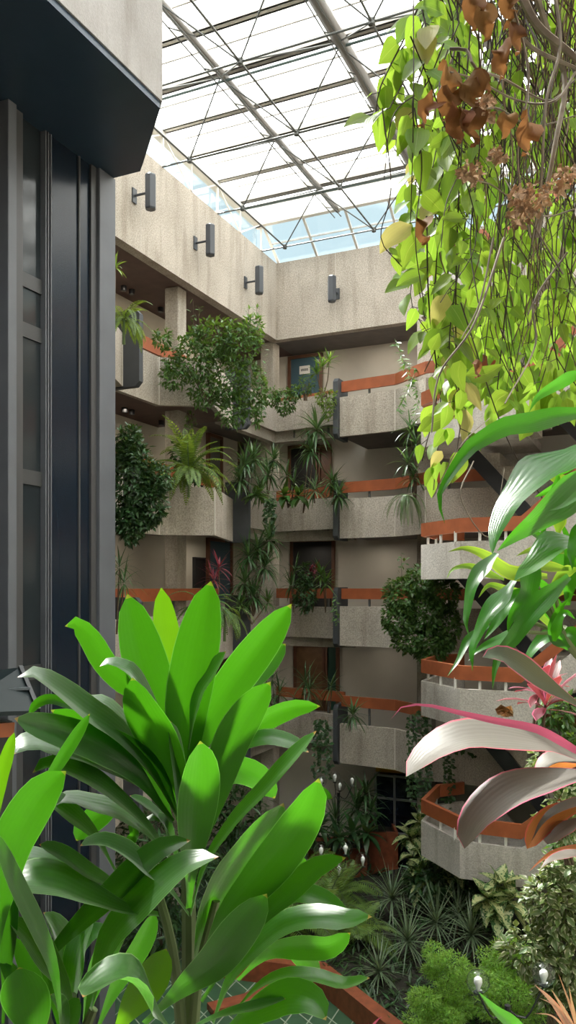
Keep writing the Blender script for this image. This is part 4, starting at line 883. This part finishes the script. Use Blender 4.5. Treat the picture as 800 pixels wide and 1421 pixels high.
leaves(A1, [
 ('177,824 190,875 208,940 228,1000 250,1090 258,1180', 66, 0, 1.52, 1.50),
 ('224,815 229,860 238,930 246,1010 255,1100', 40, 0, 1.58, 1.60, 'y'),
 ('293,806 284,850 270,920 258,1000 256,1100 258,1200', 68, 5, 1.50, 1.46),
 ('405,838 370,885 326,943 294,992 268,1060 258,1150', 54, -10, 1.50, 1.50),
 ('397,893 360,932 322,968 285,1020', 34, 0, 1.55, 1.60),
 ('376,946 345,986 318,1034 298,1110 275,1200', 54, -15, 1.47, 1.40),
 ('445,980 412,981 374,996 340,1022 300,1070 270,1130', 30, -30, 1.53, 1.50),
 ('429,1044 402,1030 366,1024 328,1040 290,1090', 24, 35, 1.50, 1.42),
 ('382,1108 360,1078 324,1068 290,1100 268,1160', 40, -20, 1.58, 1.66),
 ('184,940 200,985 225,1030 248,1080 258,1150', 54, -35, 1.46, 1.36),
 ('278,1028 277,1075 272,1130 266,1195 262,1260', 58, -20, 1.44, 1.30),
 ('440,1014 406,1052 367,1096 325,1140 285,1200 265,1270', 22, 50, 1.44, 1.36),
 ('443,1080 430,1118 394,1176 354,1226 312,1274 270,1360', 62, -12, 1.40, 1.26),
 ('394,1114 366,1155 344,1186 316,1220 285,1280 268,1370', 56, -40, 1.48, 1.44),
 ('462,1108 440,1098 418,1112 390,1140', 20, -20, 1.45, 1.42),
 ('481,1190 442,1203 402,1236 368,1262 330,1310 280,1390', 36, 15, 1.40, 1.28),
 ('432,1207 402,1192 372,1198 330,1240', 26, -20, 1.47, 1.46),
 ('486,1276 456,1252 424,1240 396,1248 350,1290', 28, 20, 1.46, 1.42),
 ('517,1272 478,1280 438,1276 394,1286 352,1318 318,1362 296,1420', 36, 45, 1.40, 1.26),
 ('487,1294 456,1313 414,1314 372,1322 330,1360', 34, -25, 1.44, 1.36),
 ('440,1354 424,1330 398,1310 360,1320', 30, -30, 1.47, 1.50),
 ('514,1357 478,1367 438,1356 394,1354 358,1370 320,1410', 20, 50, 1.38, 1.28),
 ('453,1416 436,1392 402,1384 358,1402 300,1440', 50, 20, 1.34, 1.22),
 ('397,1386 360,1397 300,1412 240,1440', 14, 60, 1.33, 1.26),
 ('371,1240 334,1288 298,1334 258,1366 200,1420', 56, -12, 1.36, 1.24),
 ('314,904 294,936 275,968 262,1040', 20, 55, 1.48, 1.44),
 ('24,940 48,936 80,957 122,990 164,1018 206,1065 250,1140', 32, 55, 1.44, 1.32),
 ('70,985 110,1000 140,1020 178,1036 208,1056 232,1090 252,1150', 36, -30, 1.46, 1.36),
 ('106,974 140,978 170,1006 200,1034 232,1070 255,1130', 24, 60, 1.50, 1.46),
 ('40,992 51,977 69,970 90,977 130,1000', 15, 10, 1.50, 1.50),
 ('20,997 46,1006 90,1020 136,1038 188,1074 240,1140', 48, 35, 1.42, 1.28),
 ('18,1047 42,1036 90,1046 142,1064 190,1090', 38, 62, 1.40, 1.28),
 ('45,1073 66,1062 100,1070 136,1088 170,1115 204,1148 245,1200', 26, 58, 1.40, 1.26),
 ('68,1121 92,1112 126,1121 162,1130 204,1157 250,1210', 28, 62, 1.44, 1.32),
 ('106,1167 118,1147 141,1127 160,1113 200,1140', 36, -15, 1.47, 1.42),
 ('90,869 105,864 126,886 144,916 168,946 190,968 230,1030', 34, -22, 1.50, 1.44),
 ('138,925 152,920 170,926 186,938 214,985 240,1050', 18, 60, 1.46, 1.40),
 ('190,1046 204,1068 220,1094 240,1140', 34, -10, 1.58, 1.62),
 ('170,1180 186,1160 182,1146 196,1150', 16, 20, 1.46, 1.44),
 ('180,1104 207,1121 230,1146 250,1190', 13, 60, 1.46, 1.42),
 ('198,1140 222,1138 236,1162 250,1220', 14, 60, 1.46, 1.42),
 ('330,1030 312,1075 290,1130 270,1210', 24, 50, 1.52, 1.52),
 ('236,1000 244,1060 250,1120 256,1200', 22, 55, 1.43, 1.40),
], CORD)
sm_ = MB(); sm_.tube(catmull([P(258,1150,1.5), P(262,1260,1.5), P(263,1380,1.5), P(262,1500,1.5)], 14), .012, 8, .017)
sm_.tube(catmull([P(300,1250,1.46), P(275,1360,1.46), P(265,1500,1.47)], 10), .008, 8, .012)
sm_.tube(catmull([P(205,1190,1.46), P(240,1320,1.46), P(258,1500,1.47)], 10), .007, 8, .012)
sm_.build('stem', STEMG, A1)
B1 = plant('cordyline', 'cordyline with broad arching grey-green leaves crowding the lower corner', 'plant', P(90,1520,1.2))
leaves(B1, [
 ('231,1316 208,1362 182,1398 150,1450', 50, -8, 1.24, 1.18, 'y'),
 ('115,1384 154,1360 182,1362 206,1390 236,1430', 40, 62, 1.14, 1.02),
 ('304,1189 264,1198 226,1226 188,1264 158,1298 142,1336 124,1400 115,1460', 44, 45, 1.20, 1.22),
 ('265,1166 226,1177 188,1207 150,1245 105,1287 72,1324 40,1390', 38, 30, 1.24, 1.26),
 ('111,1174 139,1170 170,1183 200,1204 228,1226 262,1270', 26, 60, 1.30, 1.20),
 ('54,1172 86,1187 120,1211 156,1230 190,1262', 24, 55, 1.30, 1.24),
 ('4,1244 34,1228 78,1230 122,1248 172,1264 220,1270', 56, 62, 1.22, 1.16),
 ('10,1272 40,1304 64,1338 86,1370 110,1440', 34, 55, 1.12, 1.14),
 ('-10,1150 22,1228 52,1290 75,1350 88,1450', 26, 40, 1.04, 1.00),
 ('92,1070 62,1094 32,1138 14,1178 5,1240 -6,1330', 62, -12, 1.10, 1.06),
 ('20,1016 10,1050 0,1090 -10,1180', 20, 10, 1.06, 1.06, 'y'),
 ('2,1190 10,1250 10,1310 4,1420', 30, 0, 1.12, 1.12),
 ('27,1342 36,1372 42,1410 50,1470', 66, -25, 1.04, 1.00),
 ('125,990 102,1027 80,1062 60,1094 30,1150', 19, -5, 1.16, 1.20),
 ('58,1180 40,1190 26,1208 10,1250', 24, -10, 1.32, 1.34),
 ('76,1188 58,1198 44,1222 30,1260', 18, -10, 1.34, 1.36),
 ('92,1214 70,1208 34,1220 0,1250', 24, -30, 1.30, 1.32),
 ('132,1274 112,1312 102,1364 94,1440', 32, 50, 1.26, 1.28),
 ('60,1266 76,1290 90,1330 96,1420', 30, 55, 1.30, 1.30),
 ('180,1270 150,1310 128,1370 112,1450', 34, -40, 1.30, 1.34),
 ('110,1385 100,1410 94,1450', 26, 30, 1.10, 1.10),
 ('70,1380 86,1400 96,1450', 18, 50, 1.08, 1.08),
 ('30,1120 60,1110 92,1128 130,1160 160,1210', 26, 58, 1.36, 1.30),
 ('0,1206 30,1190 66,1200 100,1226 126,1262', 24, 58, 1.34, 1.26),
 ('150,1290 128,1296 110,1316 100,1360', 26, 40, 1.32, 1.30),
 ('46,1310 60,1336 74,1380 84,1440', 22, -20, 1.26, 1.28),
 ('0,1330 14,1350 30,1390 44,1450', 24, 20, 1.10, 1.12),
 ('20,1300 40,1340 62,1400 76,1460', 26, -30, 1.20, 1.24),
 ('215,1265 196,1310 160,1370 130,1440', 30, -35, 1.36, 1.40),
], CORD)
sm_ = MB()
for x0, y0 in ((60,1400),(100,1380),(130,1400)): sm_.tube(catmull([P(x0,y0,1.2), P((x0+90)/2,1450,1.2), P(90,1520,1.2)], 8), .007, 8, .011)
sm_.build('stem', STEMG, B1)

# ---------------- glossy dracaena on the other side
DRC = leafmat('glossy_dracaena_leaf', (.020,.095,.016), back=(.11,.50,.012), trans=.38, rough=.28, spec=.6, coat=.15, bump=.12, vein=.09, veins=5, val=.18, hue=.015)
DRY_ = leafmat('glossy_dracaena_young', (.16,.30,.03), back=(.42,.66,.04), trans=.5, rough=.35, vein=.09, veins=5, edge=(.35,.45,.05), edge_w=.1, val=.15)
R1 = plant('corn_plant', 'glossy broad-leaved corn plant with drooping twisted leaves reaching across the stairs', 'plant', P(860,900,1.25))
leaves(R1, [
 ('618,727 611,704 611,684 622,664 634,646 652,622 676,606 702,592 740,586 776,577 830,570', 36, 12, 1.20, 1.10),
 ('735,572 746,552 770,535 810,514', 22, -20, 1.25, 1.22),
 ('684,770 690,742 708,704 738,676 772,650 812,618', 62, 50, 1.12, 1.02),
 ('690,765 716,742 752,716 784,690 820,650', 56, -25, 1.20, 1.10),
 ('692,704 714,682 740,662 776,644 820,630', 34, -25, 1.22, 1.16),
 ('762,709 782,702 800,690 830,670', 15, 30, 1.16, 1.12),
 ('714,806 732,794 752,777 776,763 815,752', 46, 52, 1.14, 1.06),
 ('684,957 687,930 695,906 711,889 731,860 752,835 790,800', 36, 5, 1.18, 1.08),
 ('706,880 707,866 716,846 732,824 737,800 745,770', 34, -12, 1.22, 1.16),
 ('656,932 656,902 665,880 682,848 700,826 714,806', 28, 35, 1.16, 1.10),
 ('672,888 684,872 708,838 740,815', 26, 30, 1.22, 1.20),
 ('650,918 660,906 676,896 698,886 730,870', 18, 35, 1.24, 1.20),
 ('621,939 636,917 643,902 652,886 680,868', 15, 20, 1.22, 1.16),
 ('652,884 647,866 650,844 656,816 666,796 678,780 690,768', 24, 35, 1.18, 1.12),
 ('795,792 794,772 800,750 812,720', 26, 20, 1.05, 1.02),
 ('760,730 770,700 775,660', 18, -10, 1.28, 1.28),
 ('752,760 756,730 764,700 772,680', 16, 20, 1.28, 1.28),
 ('790,830 775,850 770,880 790,900', 24, 10, 1.25, 1.22),
 ('740,800 756,812 768,840 778,870', 30, -20, 1.30, 1.30),
 ('800,860 786,850 776,862 770,890', 18, 30, 1.20, 1.20),
], DRC, prof_lance, wave=.16)
leaves(R1, [
 ('622,766 645,761 672,770 696,788 714,796 760,800', 26, 20, 1.24, 1.16),
 ('620,804 629,790 650,786 670,793 700,804', 14, 30, 1.26, 1.22),
 ('664,830 680,812 706,820 740,830', 16, 20, 1.28, 1.26),
 ('700,800 720,790 740,784 790,790', 18, 10, 1.30, 1.28),
 ('800,690 780,715 775,740', 22, 0, 1.30, 1.30),
 ('765,810 782,795 800,790', 20, 0, 1.30, 1.30),
 ('738,640 760,655 782,668 812,676', 22, 10, 1.34, 1.34),
 ('716,772 736,764 762,760 800,764', 20, 20, 1.36, 1.34),
 ('800,826 780,820 764,828 756,846', 22, -10, 1.36, 1.34),
 ('722,840 742,848 762,860 778,872', 20, 10, 1.33, 1.32),
], DRY_, prof_lance, wave=.12)
leaves(R1, [
 ('742,690 764,680 786,672 820,672', 26, -20, 1.36, 1.36),
 ('806,905 796,880 786,872', 22, 10, 1.24, 1.22),
 ('724,930 738,905 756,886 778,874', 22, 30, 1.30, 1.28),
 ('774,720 786,740 792,780 788,840', 24, -10, 1.34, 1.34),
 ('722,735 744,742 768,760 784,800', 24, 30, 1.36, 1.36),
], DRC, prof_lance, wave=.14)
pt = MB()
for s in ('738,862','733,877','741,818','754,832','772,826','764,838'):
    x, y = map(float, s.split(',')); pt.tube(catmull([P(x,y,1.24), P((x+780)/2,(y+874)/2+3,1.25), P(781,876,1.26)], 6), .0032, 6)
pt.tube(catmull([P(781,872,1.26), P(800,905,1.28), P(860,960,1.3)], 8), .008, 8)
pt.build('stem', plain('pale_green_stem', (.20,.26,.09), .5), R1)

# ---------------- pink-edged cordyline
PNK = leafmat('pink_edged_leaf', (.19,.175,.157), back=(.38,.21,.14), trans=.2, rough=.45, spec=.4, vein=.06, veins=5, edge=(.62,.10,.16), edge_w=.035, val=.08, hue=.01)
PNG = leafmat('dark_pink_edged_leaf', (.05,.085,.05), back=(.3,.2,.05), trans=.25, rough=.35, vein=.1, veins=6, edge=(.6,.10,.17), edge_w=.06, val=.08)
PNH = leafmat('hot_pink_leaf', (.70,.13,.24), back=(.8,.14,.24), trans=.35, rough=.4, veins=3, vein=.15, val=.05); PNO = leafmat('orange_underside_leaf', (.42,.13,.06), back=(.75,.26,.03), trans=.5, rough=.45, veins=5, vein=.2, edge=(.65,.10,.15), edge_w=.08, val=.15)
P1 = plant('pink_cordyline', 'cordyline with pale leaves edged in pink reaching in from the side', 'plant', P(900,1130,1.05))
for r in ((' 670,912 693,908 722,922 762,951 830,996', 30, 40, 1.05, .98, PNG), ('542,999 556,982 589,978 637,989 686,1000 735,1009 767,1022 850,1072', 15, 20, 1.04, .96, PNH),
          ('564,1078 592,1050 637,1026 686,1022 735,1028 774,1038 840,1072', 44, 52, 1.06, .98, PNK), ('645,1178 658,1146 694,1110 735,1088 800,1076 860,1080', 52, 48, 1.02, .94, PNK),
          ('746,1072 767,1056 800,1052 850,1060', 22, 55, 1.08, 1.04, PNK), ('747,1098 756,1080 775,1066 810,1060', 24, -30, 1.12, 1.10, PNO), ('732,1178 750,1148 780,1126 840,1110', 32, 10, 1.02, .97, PNO), ('738,1168 755,1140 784,1120 840,1104', 18, 60, 1.0, .96, PNK),
          ('761,1172 780,1152 815,1130', 26, 45, .99, .96, PNK), ('734,1210 754,1192 777,1180 830,1172', 10, 20, 1.02, .98, PNO), ('750,1206 768,1192 810,1180', 16, 50, 1.0, .97, PNK)):
    fleaf(P1, r[0].strip(), r[1], r[2], r[3], r[4], r[5], prof_lance if r[1] < 20 else prof_strap, .12, .04)
ps = MB()
for y in (1000,1075,1085,1110,1130,1175): ps.tube(catmull([P(832,y,1.04), P(860,(y+1130)/2,1.05), P(900,1130,1.05)], 5), .004, 6)
ps.tube([P(900,1130,1.05), P(905,1500,1.07)], .012, 8); ps.build('stem', BARK, P1)
dl = MB(); rn = random.Random(5)
for i in range(7): blade(dl, catmull([P(698+rn.uniform(-3,3),992,.985), P(700+rn.uniform(-9,9),986+rn.uniform(-6,4),.98), P(702+rn.uniform(-11,11),990+rn.uniform(-5,6),.975)], 5), .012, (-FW+UP*rn.uniform(-1,1)).normalized(), prof_ovate, .4, .3, i)
tag(dl.build('dry_leaf', plain('tan_dry_leaf', (.62,.37,.15), .7, vary=.3, scale=60), base=P(700,990,.98)), 'crumpled tan dry leaf resting on the hot pink leaf', 'dry leaf')
P2 = dracaena('red_cordyline', 'small red-leaved cordyline behind the hot pink leaf', [(758,985,2.4,.16),(750,965,2.5,.13)], (775,1080,2.5), G_RED, 120, n=14, length=.16, width=.035, e0=.2, prof=prof_strap, stem_r=.006)
B2 = plant('bromeliad', 'spiny pinkish bromeliad at the very bottom of the view', 'plant', P(800,1440,1.6))
leaves(B2, [('742,1366 768,1392 800,1440', 14, 30, 1.6, 1.5), ('748,1384 774,1400 800,1445', 6, 30, 1.6, 1.5), ('740,1406 770,1412 800,1450', 5, 20, 1.6, 1.5), ('790,1368 796,1400 805,1440', 7, 0, 1.6, 1.55), ('765,1372 782,1400 802,1440', 9, 20, 1.6, 1.52), ('775,1350 790,1390 806,1440', 5, 10, 1.62, 1.6)], leafmat('bromeliad_leaf', (.35,.22,.16), trans=.3, veins=3, edge=(.5,.16,.14), edge_w=.12), prof_grass)
B3 = plant('cordyline', 'single green leaf tip rising at the bottom before the feathery bushes', 'plant', P(760,1500,1.2))
leaves(B3, [('664,1376 690,1404 718,1430 760,1500', 34, 25, 1.2, 1.1)], DRC, prof_lance)
B4 = plant('pink_cordyline', 'pink leaf tip poking up beside the terracotta curb', 'plant', P(525,1490,1.2))
leaves(B4, [('531,1411 522,1418 515,1440 520,1490', 14, 20, 1.2, 1.15), ('512,1419 516,1440 522,1490', 8, 0, 1.2, 1.18)], PNH, prof_lance)

# ---------------- hanging vine
VINE = leafmat('vine_leaf', (.14,.25,.03), back=(.56,.84,.07), trans=.6, rough=.4, spec=.4, vein=.25, veins=4, mid=(.28,.36,.08), val=.35, hue=.03)
VINEY = leafmat('vine_leaf_yellow', (.42,.40,.12), back=(.80,.70,.22), trans=.55, rough=.45, vein=.25, veins=4, val=.2, hue=.03)
VST = plain('vine_stem_dark', (.06,.042,.03), .8, vary=.3, scale=30); VSW = plain('vine_stem_grey', (.34,.29,.24), .85, vary=.25, scale=30)
V = plant('hanging_vine', 'curtain of hanging vine with backlit leaves and dry stems', 'vine', P(680,-60,2.1))
rv = random.Random(77)
def strand(pts, d, r, mat_list, n=22, jit=4):
    q = [P(x+rv.uniform(-jit,jit), y, d+rv.uniform(-.06,.06)) for x, y in pts]
    if pts[0][1] <= -40:                                # up to the trough it hangs from
        a_ = q[0]-EYE; lat = max(.3, min(1.25, a_.dot(RT))); mat_list.tube([EYE+FW*(2.3+.35*((d*7) % 1))+RT*lat+UP*2.62, q[0]], r, 5)
    c = catmull(q, n); mat_list.tube(c, r, 5, r*.6); return c
vines = [[(600,-40),(565,50),(532,120),(520,168)], [(620,-40),(580,40),(548,100),(560,190)], [(600,-40),(588,100),(578,230),(562,318),(534,346)], [(640,-40),(604,150),(592,300),(574,410),(596,470)],
 [(650,-40),(622,200),(606,400),(612,560),(600,680)], [(662,-40),(642,250),(632,450),(642,600),(622,655)], [(680,-40),(662,300),(654,500),(668,560)], [(700,-40),(690,300),(676,500)],
 [(730,-40),(720,250),(702,430),(690,540)], [(765,-40),(752,300),(742,470)], [(795,-40),(785,300),(770,470),(800,540)], [(570,-40),(592,60),(572,140),(580,200)], [(610,-40),(612,160),(600,260),(588,380)], [(630,-40),(640,200),(620,380),(636,520)],
 [(590,-40),(604,80),(590,180),(574,260)], [(645,-40),(600,320),(578,360),(590,440)], [(700,-40),(640,330),(622,480),(640,560)], [(720,-40),(690,380),(700,480),(726,540)], [(800,60),(790,380),(760,500),(742,556)], [(660,-40),(668,180),(650,330),(664,420)],
 [(780,-40),(740,420),(726,520)], [(650,-40),(626,120),(612,330),(598,420)], [(602,-40),(568,90),(545,150)], [(690,-40),(706,200),(690,420)], [(590,300),(592,420),(606,540),(590,640)]]
stem_mb = MB(); cand = []
for i, v in enumerate(vines):
    d = 1.75+.9*((i*7) % 11)/11; c = strand(v, d, .0024, stem_mb, 30)
    acc = 0; side = 1; step = .026*d/1.9
    for a, b in zip(c, c[1:]):
        acc += (b-a).length
        while acc > step:
            acc -= step*rv.uniform(.7,1.5); side = -side
            cand.append((b, side, d))
def px_of(p): q = p-EYE; dd = q.dot(FW); return 400+F*q.dot(RT)/dd, 815-F*q.z/dd, dd
made = []
for p, side, d in cand:
    x, y, dd = px_of(p)
    dens = 1.0
    if x > 690 and y < 340: dens = .30
    elif x > 650 and y < 240: dens = .5
    if x > 690 and y > 470: dens = .45
    if y > 560: dens = .42
    if y < 0 or rv.random() > dens: continue
    L = rv.uniform(.030,.072)*(.8+.35*(x < 650)); ang = rv.gauss(.35, .5)*side
    dirn = (RT*math.sin(ang)*1.1 - UP*math.cos(ang) - FW*rv.uniform(-.5,.7)).normalized()
    nn = (-FW*rv.uniform(.3,1) + UP*rv.uniform(-.1,.9) + RT*rv.uniform(-.7,.7)).normalized()
    st = p + (dirn*.5+RT*side*.5)*rv.uniform(.01,.03)
    pts = [st + dirn*L*k/6 - UP*.010*(k/6)**2 for k in range(7)]
    made.append((L, st, p, pts, nn, (rv.random() < (.26 if y < 130 else .12))))
for q in ('547,310 533,338 527,352', ):
    pass
for spec, w_ in (('528,352 541,332 572,312', 36),('560,372 568,345 592,320', 30),('575,12 590,8 618,20', 34),('556,112 572,92 600,68', 26),('553,182 556,168 572,150', 24),('550,398 565,388 590,380', 26),('700,505 672,520 646,520', 30),('645,545 636,520 640,500', 26),('610,462 604,476 598,486', 20),('634,574 640,556 640,540', 19),('612,596 620,580 622,562', 20),('640,590 637,576 634,566', 13),('602,622 612,606 620,596', 20),('622,618 624,604 620,594', 18),('598,650 606,636 614,626', 17),('606,668 604,654 610,640', 15),('590,676 594,660 602,648', 12),('686,575 690,556 706,545', 26),('722,612 728,600 742,595', 20),('584,600 590,588 600,578', 14)):
    q = [tuple(map(float, s.split(','))) for s in spec.split()][::-1]; pts = catmull([P(x,y,1.72) for x,y in q], 6)
    made.append((1.0, pts[0], pts[0], pts, (-FW+UP*.3).normalized(), rv.random() < .2, w_/F*1.72))
made.sort(key=lambda t: -t[0]); rest = MB()
for i, mdl in enumerate(made):
    L, st, p, pts, nn, yel = mdl[:6]; w = mdl[6] if len(mdl) > 6 else L*.72
    if i < 100:
        m = MB(); blade(m, pts, w, nn, prof_ovate, .16, .06, i, 4); m.build('leaf', VINEY if yel else VINE, V, True)
    else: blade(rest, pts, w, nn, prof_ovate, .16, .06, i, 4)
    if (st-p).length > .004: stem_mb.tube([p, st], .001, 4)
o = rest.build('foliage', VINE, V, True); o['kind'] = 'stuff'
far = MB()
for i in range(620):                                   # leaves deeper in the curtain
    y = rv.uniform(-20,560); x0 = 590 if y < 260 else (570+(y-260)*.16)
    x = x0+(815-x0)*rv.random()**.9; d = rv.uniform(2.5,3.1)
    L = rv.uniform(.06,.12); dirn = (RT*rv.uniform(-.8,.8)-UP+FW*rv.uniform(-.3,.3)).normalized(); nn = (-FW+UP*rv.uniform(-.3,.8)+RT*rv.uniform(-.8,.8)).normalized(); st = P(x,y,d)
    blade(far, [st+dirn*L*k/5 for k in range(6)], L*.62, nn, prof_ovate, .16, .05, i, 2)
o = far.build('foliage', VINE, V, True); o['kind'] = 'stuff'
stem_mb.build('stem', VST, V)
dark = MB(); brown = MB()
for i in range(105):
    x = rv.uniform(610,815); x = x if rv.random() < .3 else rv.uniform(690,820); y1 = rv.uniform(250,560); d = rv.uniform(1.8,2.6)
    strand([(x+rv.uniform(-70,60),-40)]+[(x+rv.gauss(0,16),-40+(y1+40)*f_) for f_ in (.2,.36,.52,.68,.84,1)], d, rv.choice((.001,.0014,.002,.0026)), (dark, dark, brown)[i%3], 26, 7)
for pts in ([(575,150),(585,230),(578,330),(590,420)],[(573,-40),(575,150),(570,330)],[(618,60),(590,120),(545,160),(532,250)],[(640,420),(700,600),(760,700)],[(570,50),(605,140),(660,320),(612,420)],[(530,150),(545,260),(528,330),(560,370)]):
    strand(pts, 1.7, .0016, dark, 20, 2)
dark.build('stem', VST, V); brown.build('stem', plain('vine_stem_brown', (.17,.11,.065), .85, vary=.3, scale=30), V)
grey = MB()
for pts, r in (([(712,-40),(745,30),(790,70),(830,110)],.010),([(735,-40),(760,40),(785,110),(770,200),(745,330)],.007),([(705,0),(730,60),(800,95)],.006),([(800,100),(770,140),(720,140),(660,110),(625,100)],.003),([(625,68),(650,70),(660,95),(700,110),(760,140),(800,110)],.0035),
     ([(765,-40),(780,60),(760,140),(752,260),(740,340)],.004),([(700,-40),(735,100),(720,220),(735,330)],.003),([(650,160),(690,150),(740,175),(800,160)],.0025),([(800,290),(760,300),(720,280),(700,250)],.002),([(700,330),(660,450),(612,520),(598,600)],.0032),([(660,640),(640,690),(680,745),(700,650)],.0016),([(790,350),(740,420),(745,480),(700,560)],.0025),([(780,380),(730,300),(690,260),(660,250)],.002),([(685,330),(668,420),(640,470)],.0025),([(600,690),(640,620),(680,580)],.0014)):
    strand(pts, 1.66, r, grey, 20, 2)
grey.build('woody_stem', VSW, V)
def dryleaf(x, y, L, ang):
    m = MB(); st = P(x,y,1.62); dirn = (RT*math.sin(ang)-UP*math.cos(ang)-FW*.2).normalized()
    sd_ = RT*math.cos(ang)+UP*math.sin(ang)
    blade(m, catmull([st, st+dirn*L*.3-FW*.014+sd_*L*.1, st+dirn*L*.6-FW*.004-sd_*L*.08, st+dirn*L*.8+FW*.016+sd_*L*.12, st+dirn*L*.85+FW*.03], 12), L*.75, (-FW+UP*.2+RT*rv.uniform(-.5,.5)).normalized(), prof_ovate, rv.uniform(.3,.8), .6, x, 6); m.build('dry_leaf', DRYL, V, True)
for x, y, L, a_ in ((612,98,.075,.3),(630,128,.06,-.4),(640,118,.07,.5),(632,150,.075,.1),(602,140,.06,-.6),(655,110,.05,.9),(640,160,.07,.4),(706,-5,.05,0),(690,70,.06,.2),(726,170,.07,.05),(588,305,.05,0),(655,505,.03,.5),(650,-5,.07,.2),(705,160,.05,-.3),(668,15,.06,.2),(700,40,.06,.6)): dryleaf(x, y, L, a_)
SEED = plain('dry_seed_cluster', (.64,.44,.29), .85, vary=.35, scale=50)
for x, y, r, n in ((735,275,28,60),(722,300,14,24),(655,240,17,34),(690,215,13,24),(672,140,11,18),(676,160,8,12),(790,240,16,22),(775,260,12,18)):
    m = MB()
    for i in range(n*2):
        a_ = rv.uniform(0,6.28); q = r*math.sqrt(rv.random()); st = P(x+q*math.cos(a_), y+q*.8*math.sin(a_), 1.6+rv.uniform(-.03,.03))
        dirn = Vector((rv.uniform(-1,1),rv.uniform(-1,1),rv.uniform(-1,.3))).normalized(); L = rv.uniform(.010,.018)
        blade(m, [st+dirn*L*k/3 for k in range(4)], L*.9, Vector((rv.uniform(-1,1),-1,rv.uniform(-1,1))).normalized(), prof_ovate, .5, .3, i, 2)
    m.build('seed_cluster', SEED, V)
tq = [EYE+FW*a+RT*b for a, b in ((2.2,.2),(2.2,1.35),(2.75,1.35),(2.75,.2))]
struct('beam_near', MB().prism([(p.x,p.y) for p in tq][::1], R(2.6), R(3.0)), CONC)
aa = EYE+FW*2.3+RT*1.2; struct('beam_near', MB().bar((aa.x,aa.y,R(2.8)),(aa.x+.3,.2,R(2.45)), .25, .3), CONC)
# the concrete trough below the view in which these plants stand
tr = [P(400+F*x/d, 815, d) for x, d in ((-1.15,.95),(1.15,.95),(1.15,1.72),(-1.15,1.72))]
struct('wall_ledge', MB().prism([(p.x,p.y) for p in tr], R(-1.5), R(-.98)), CONC)
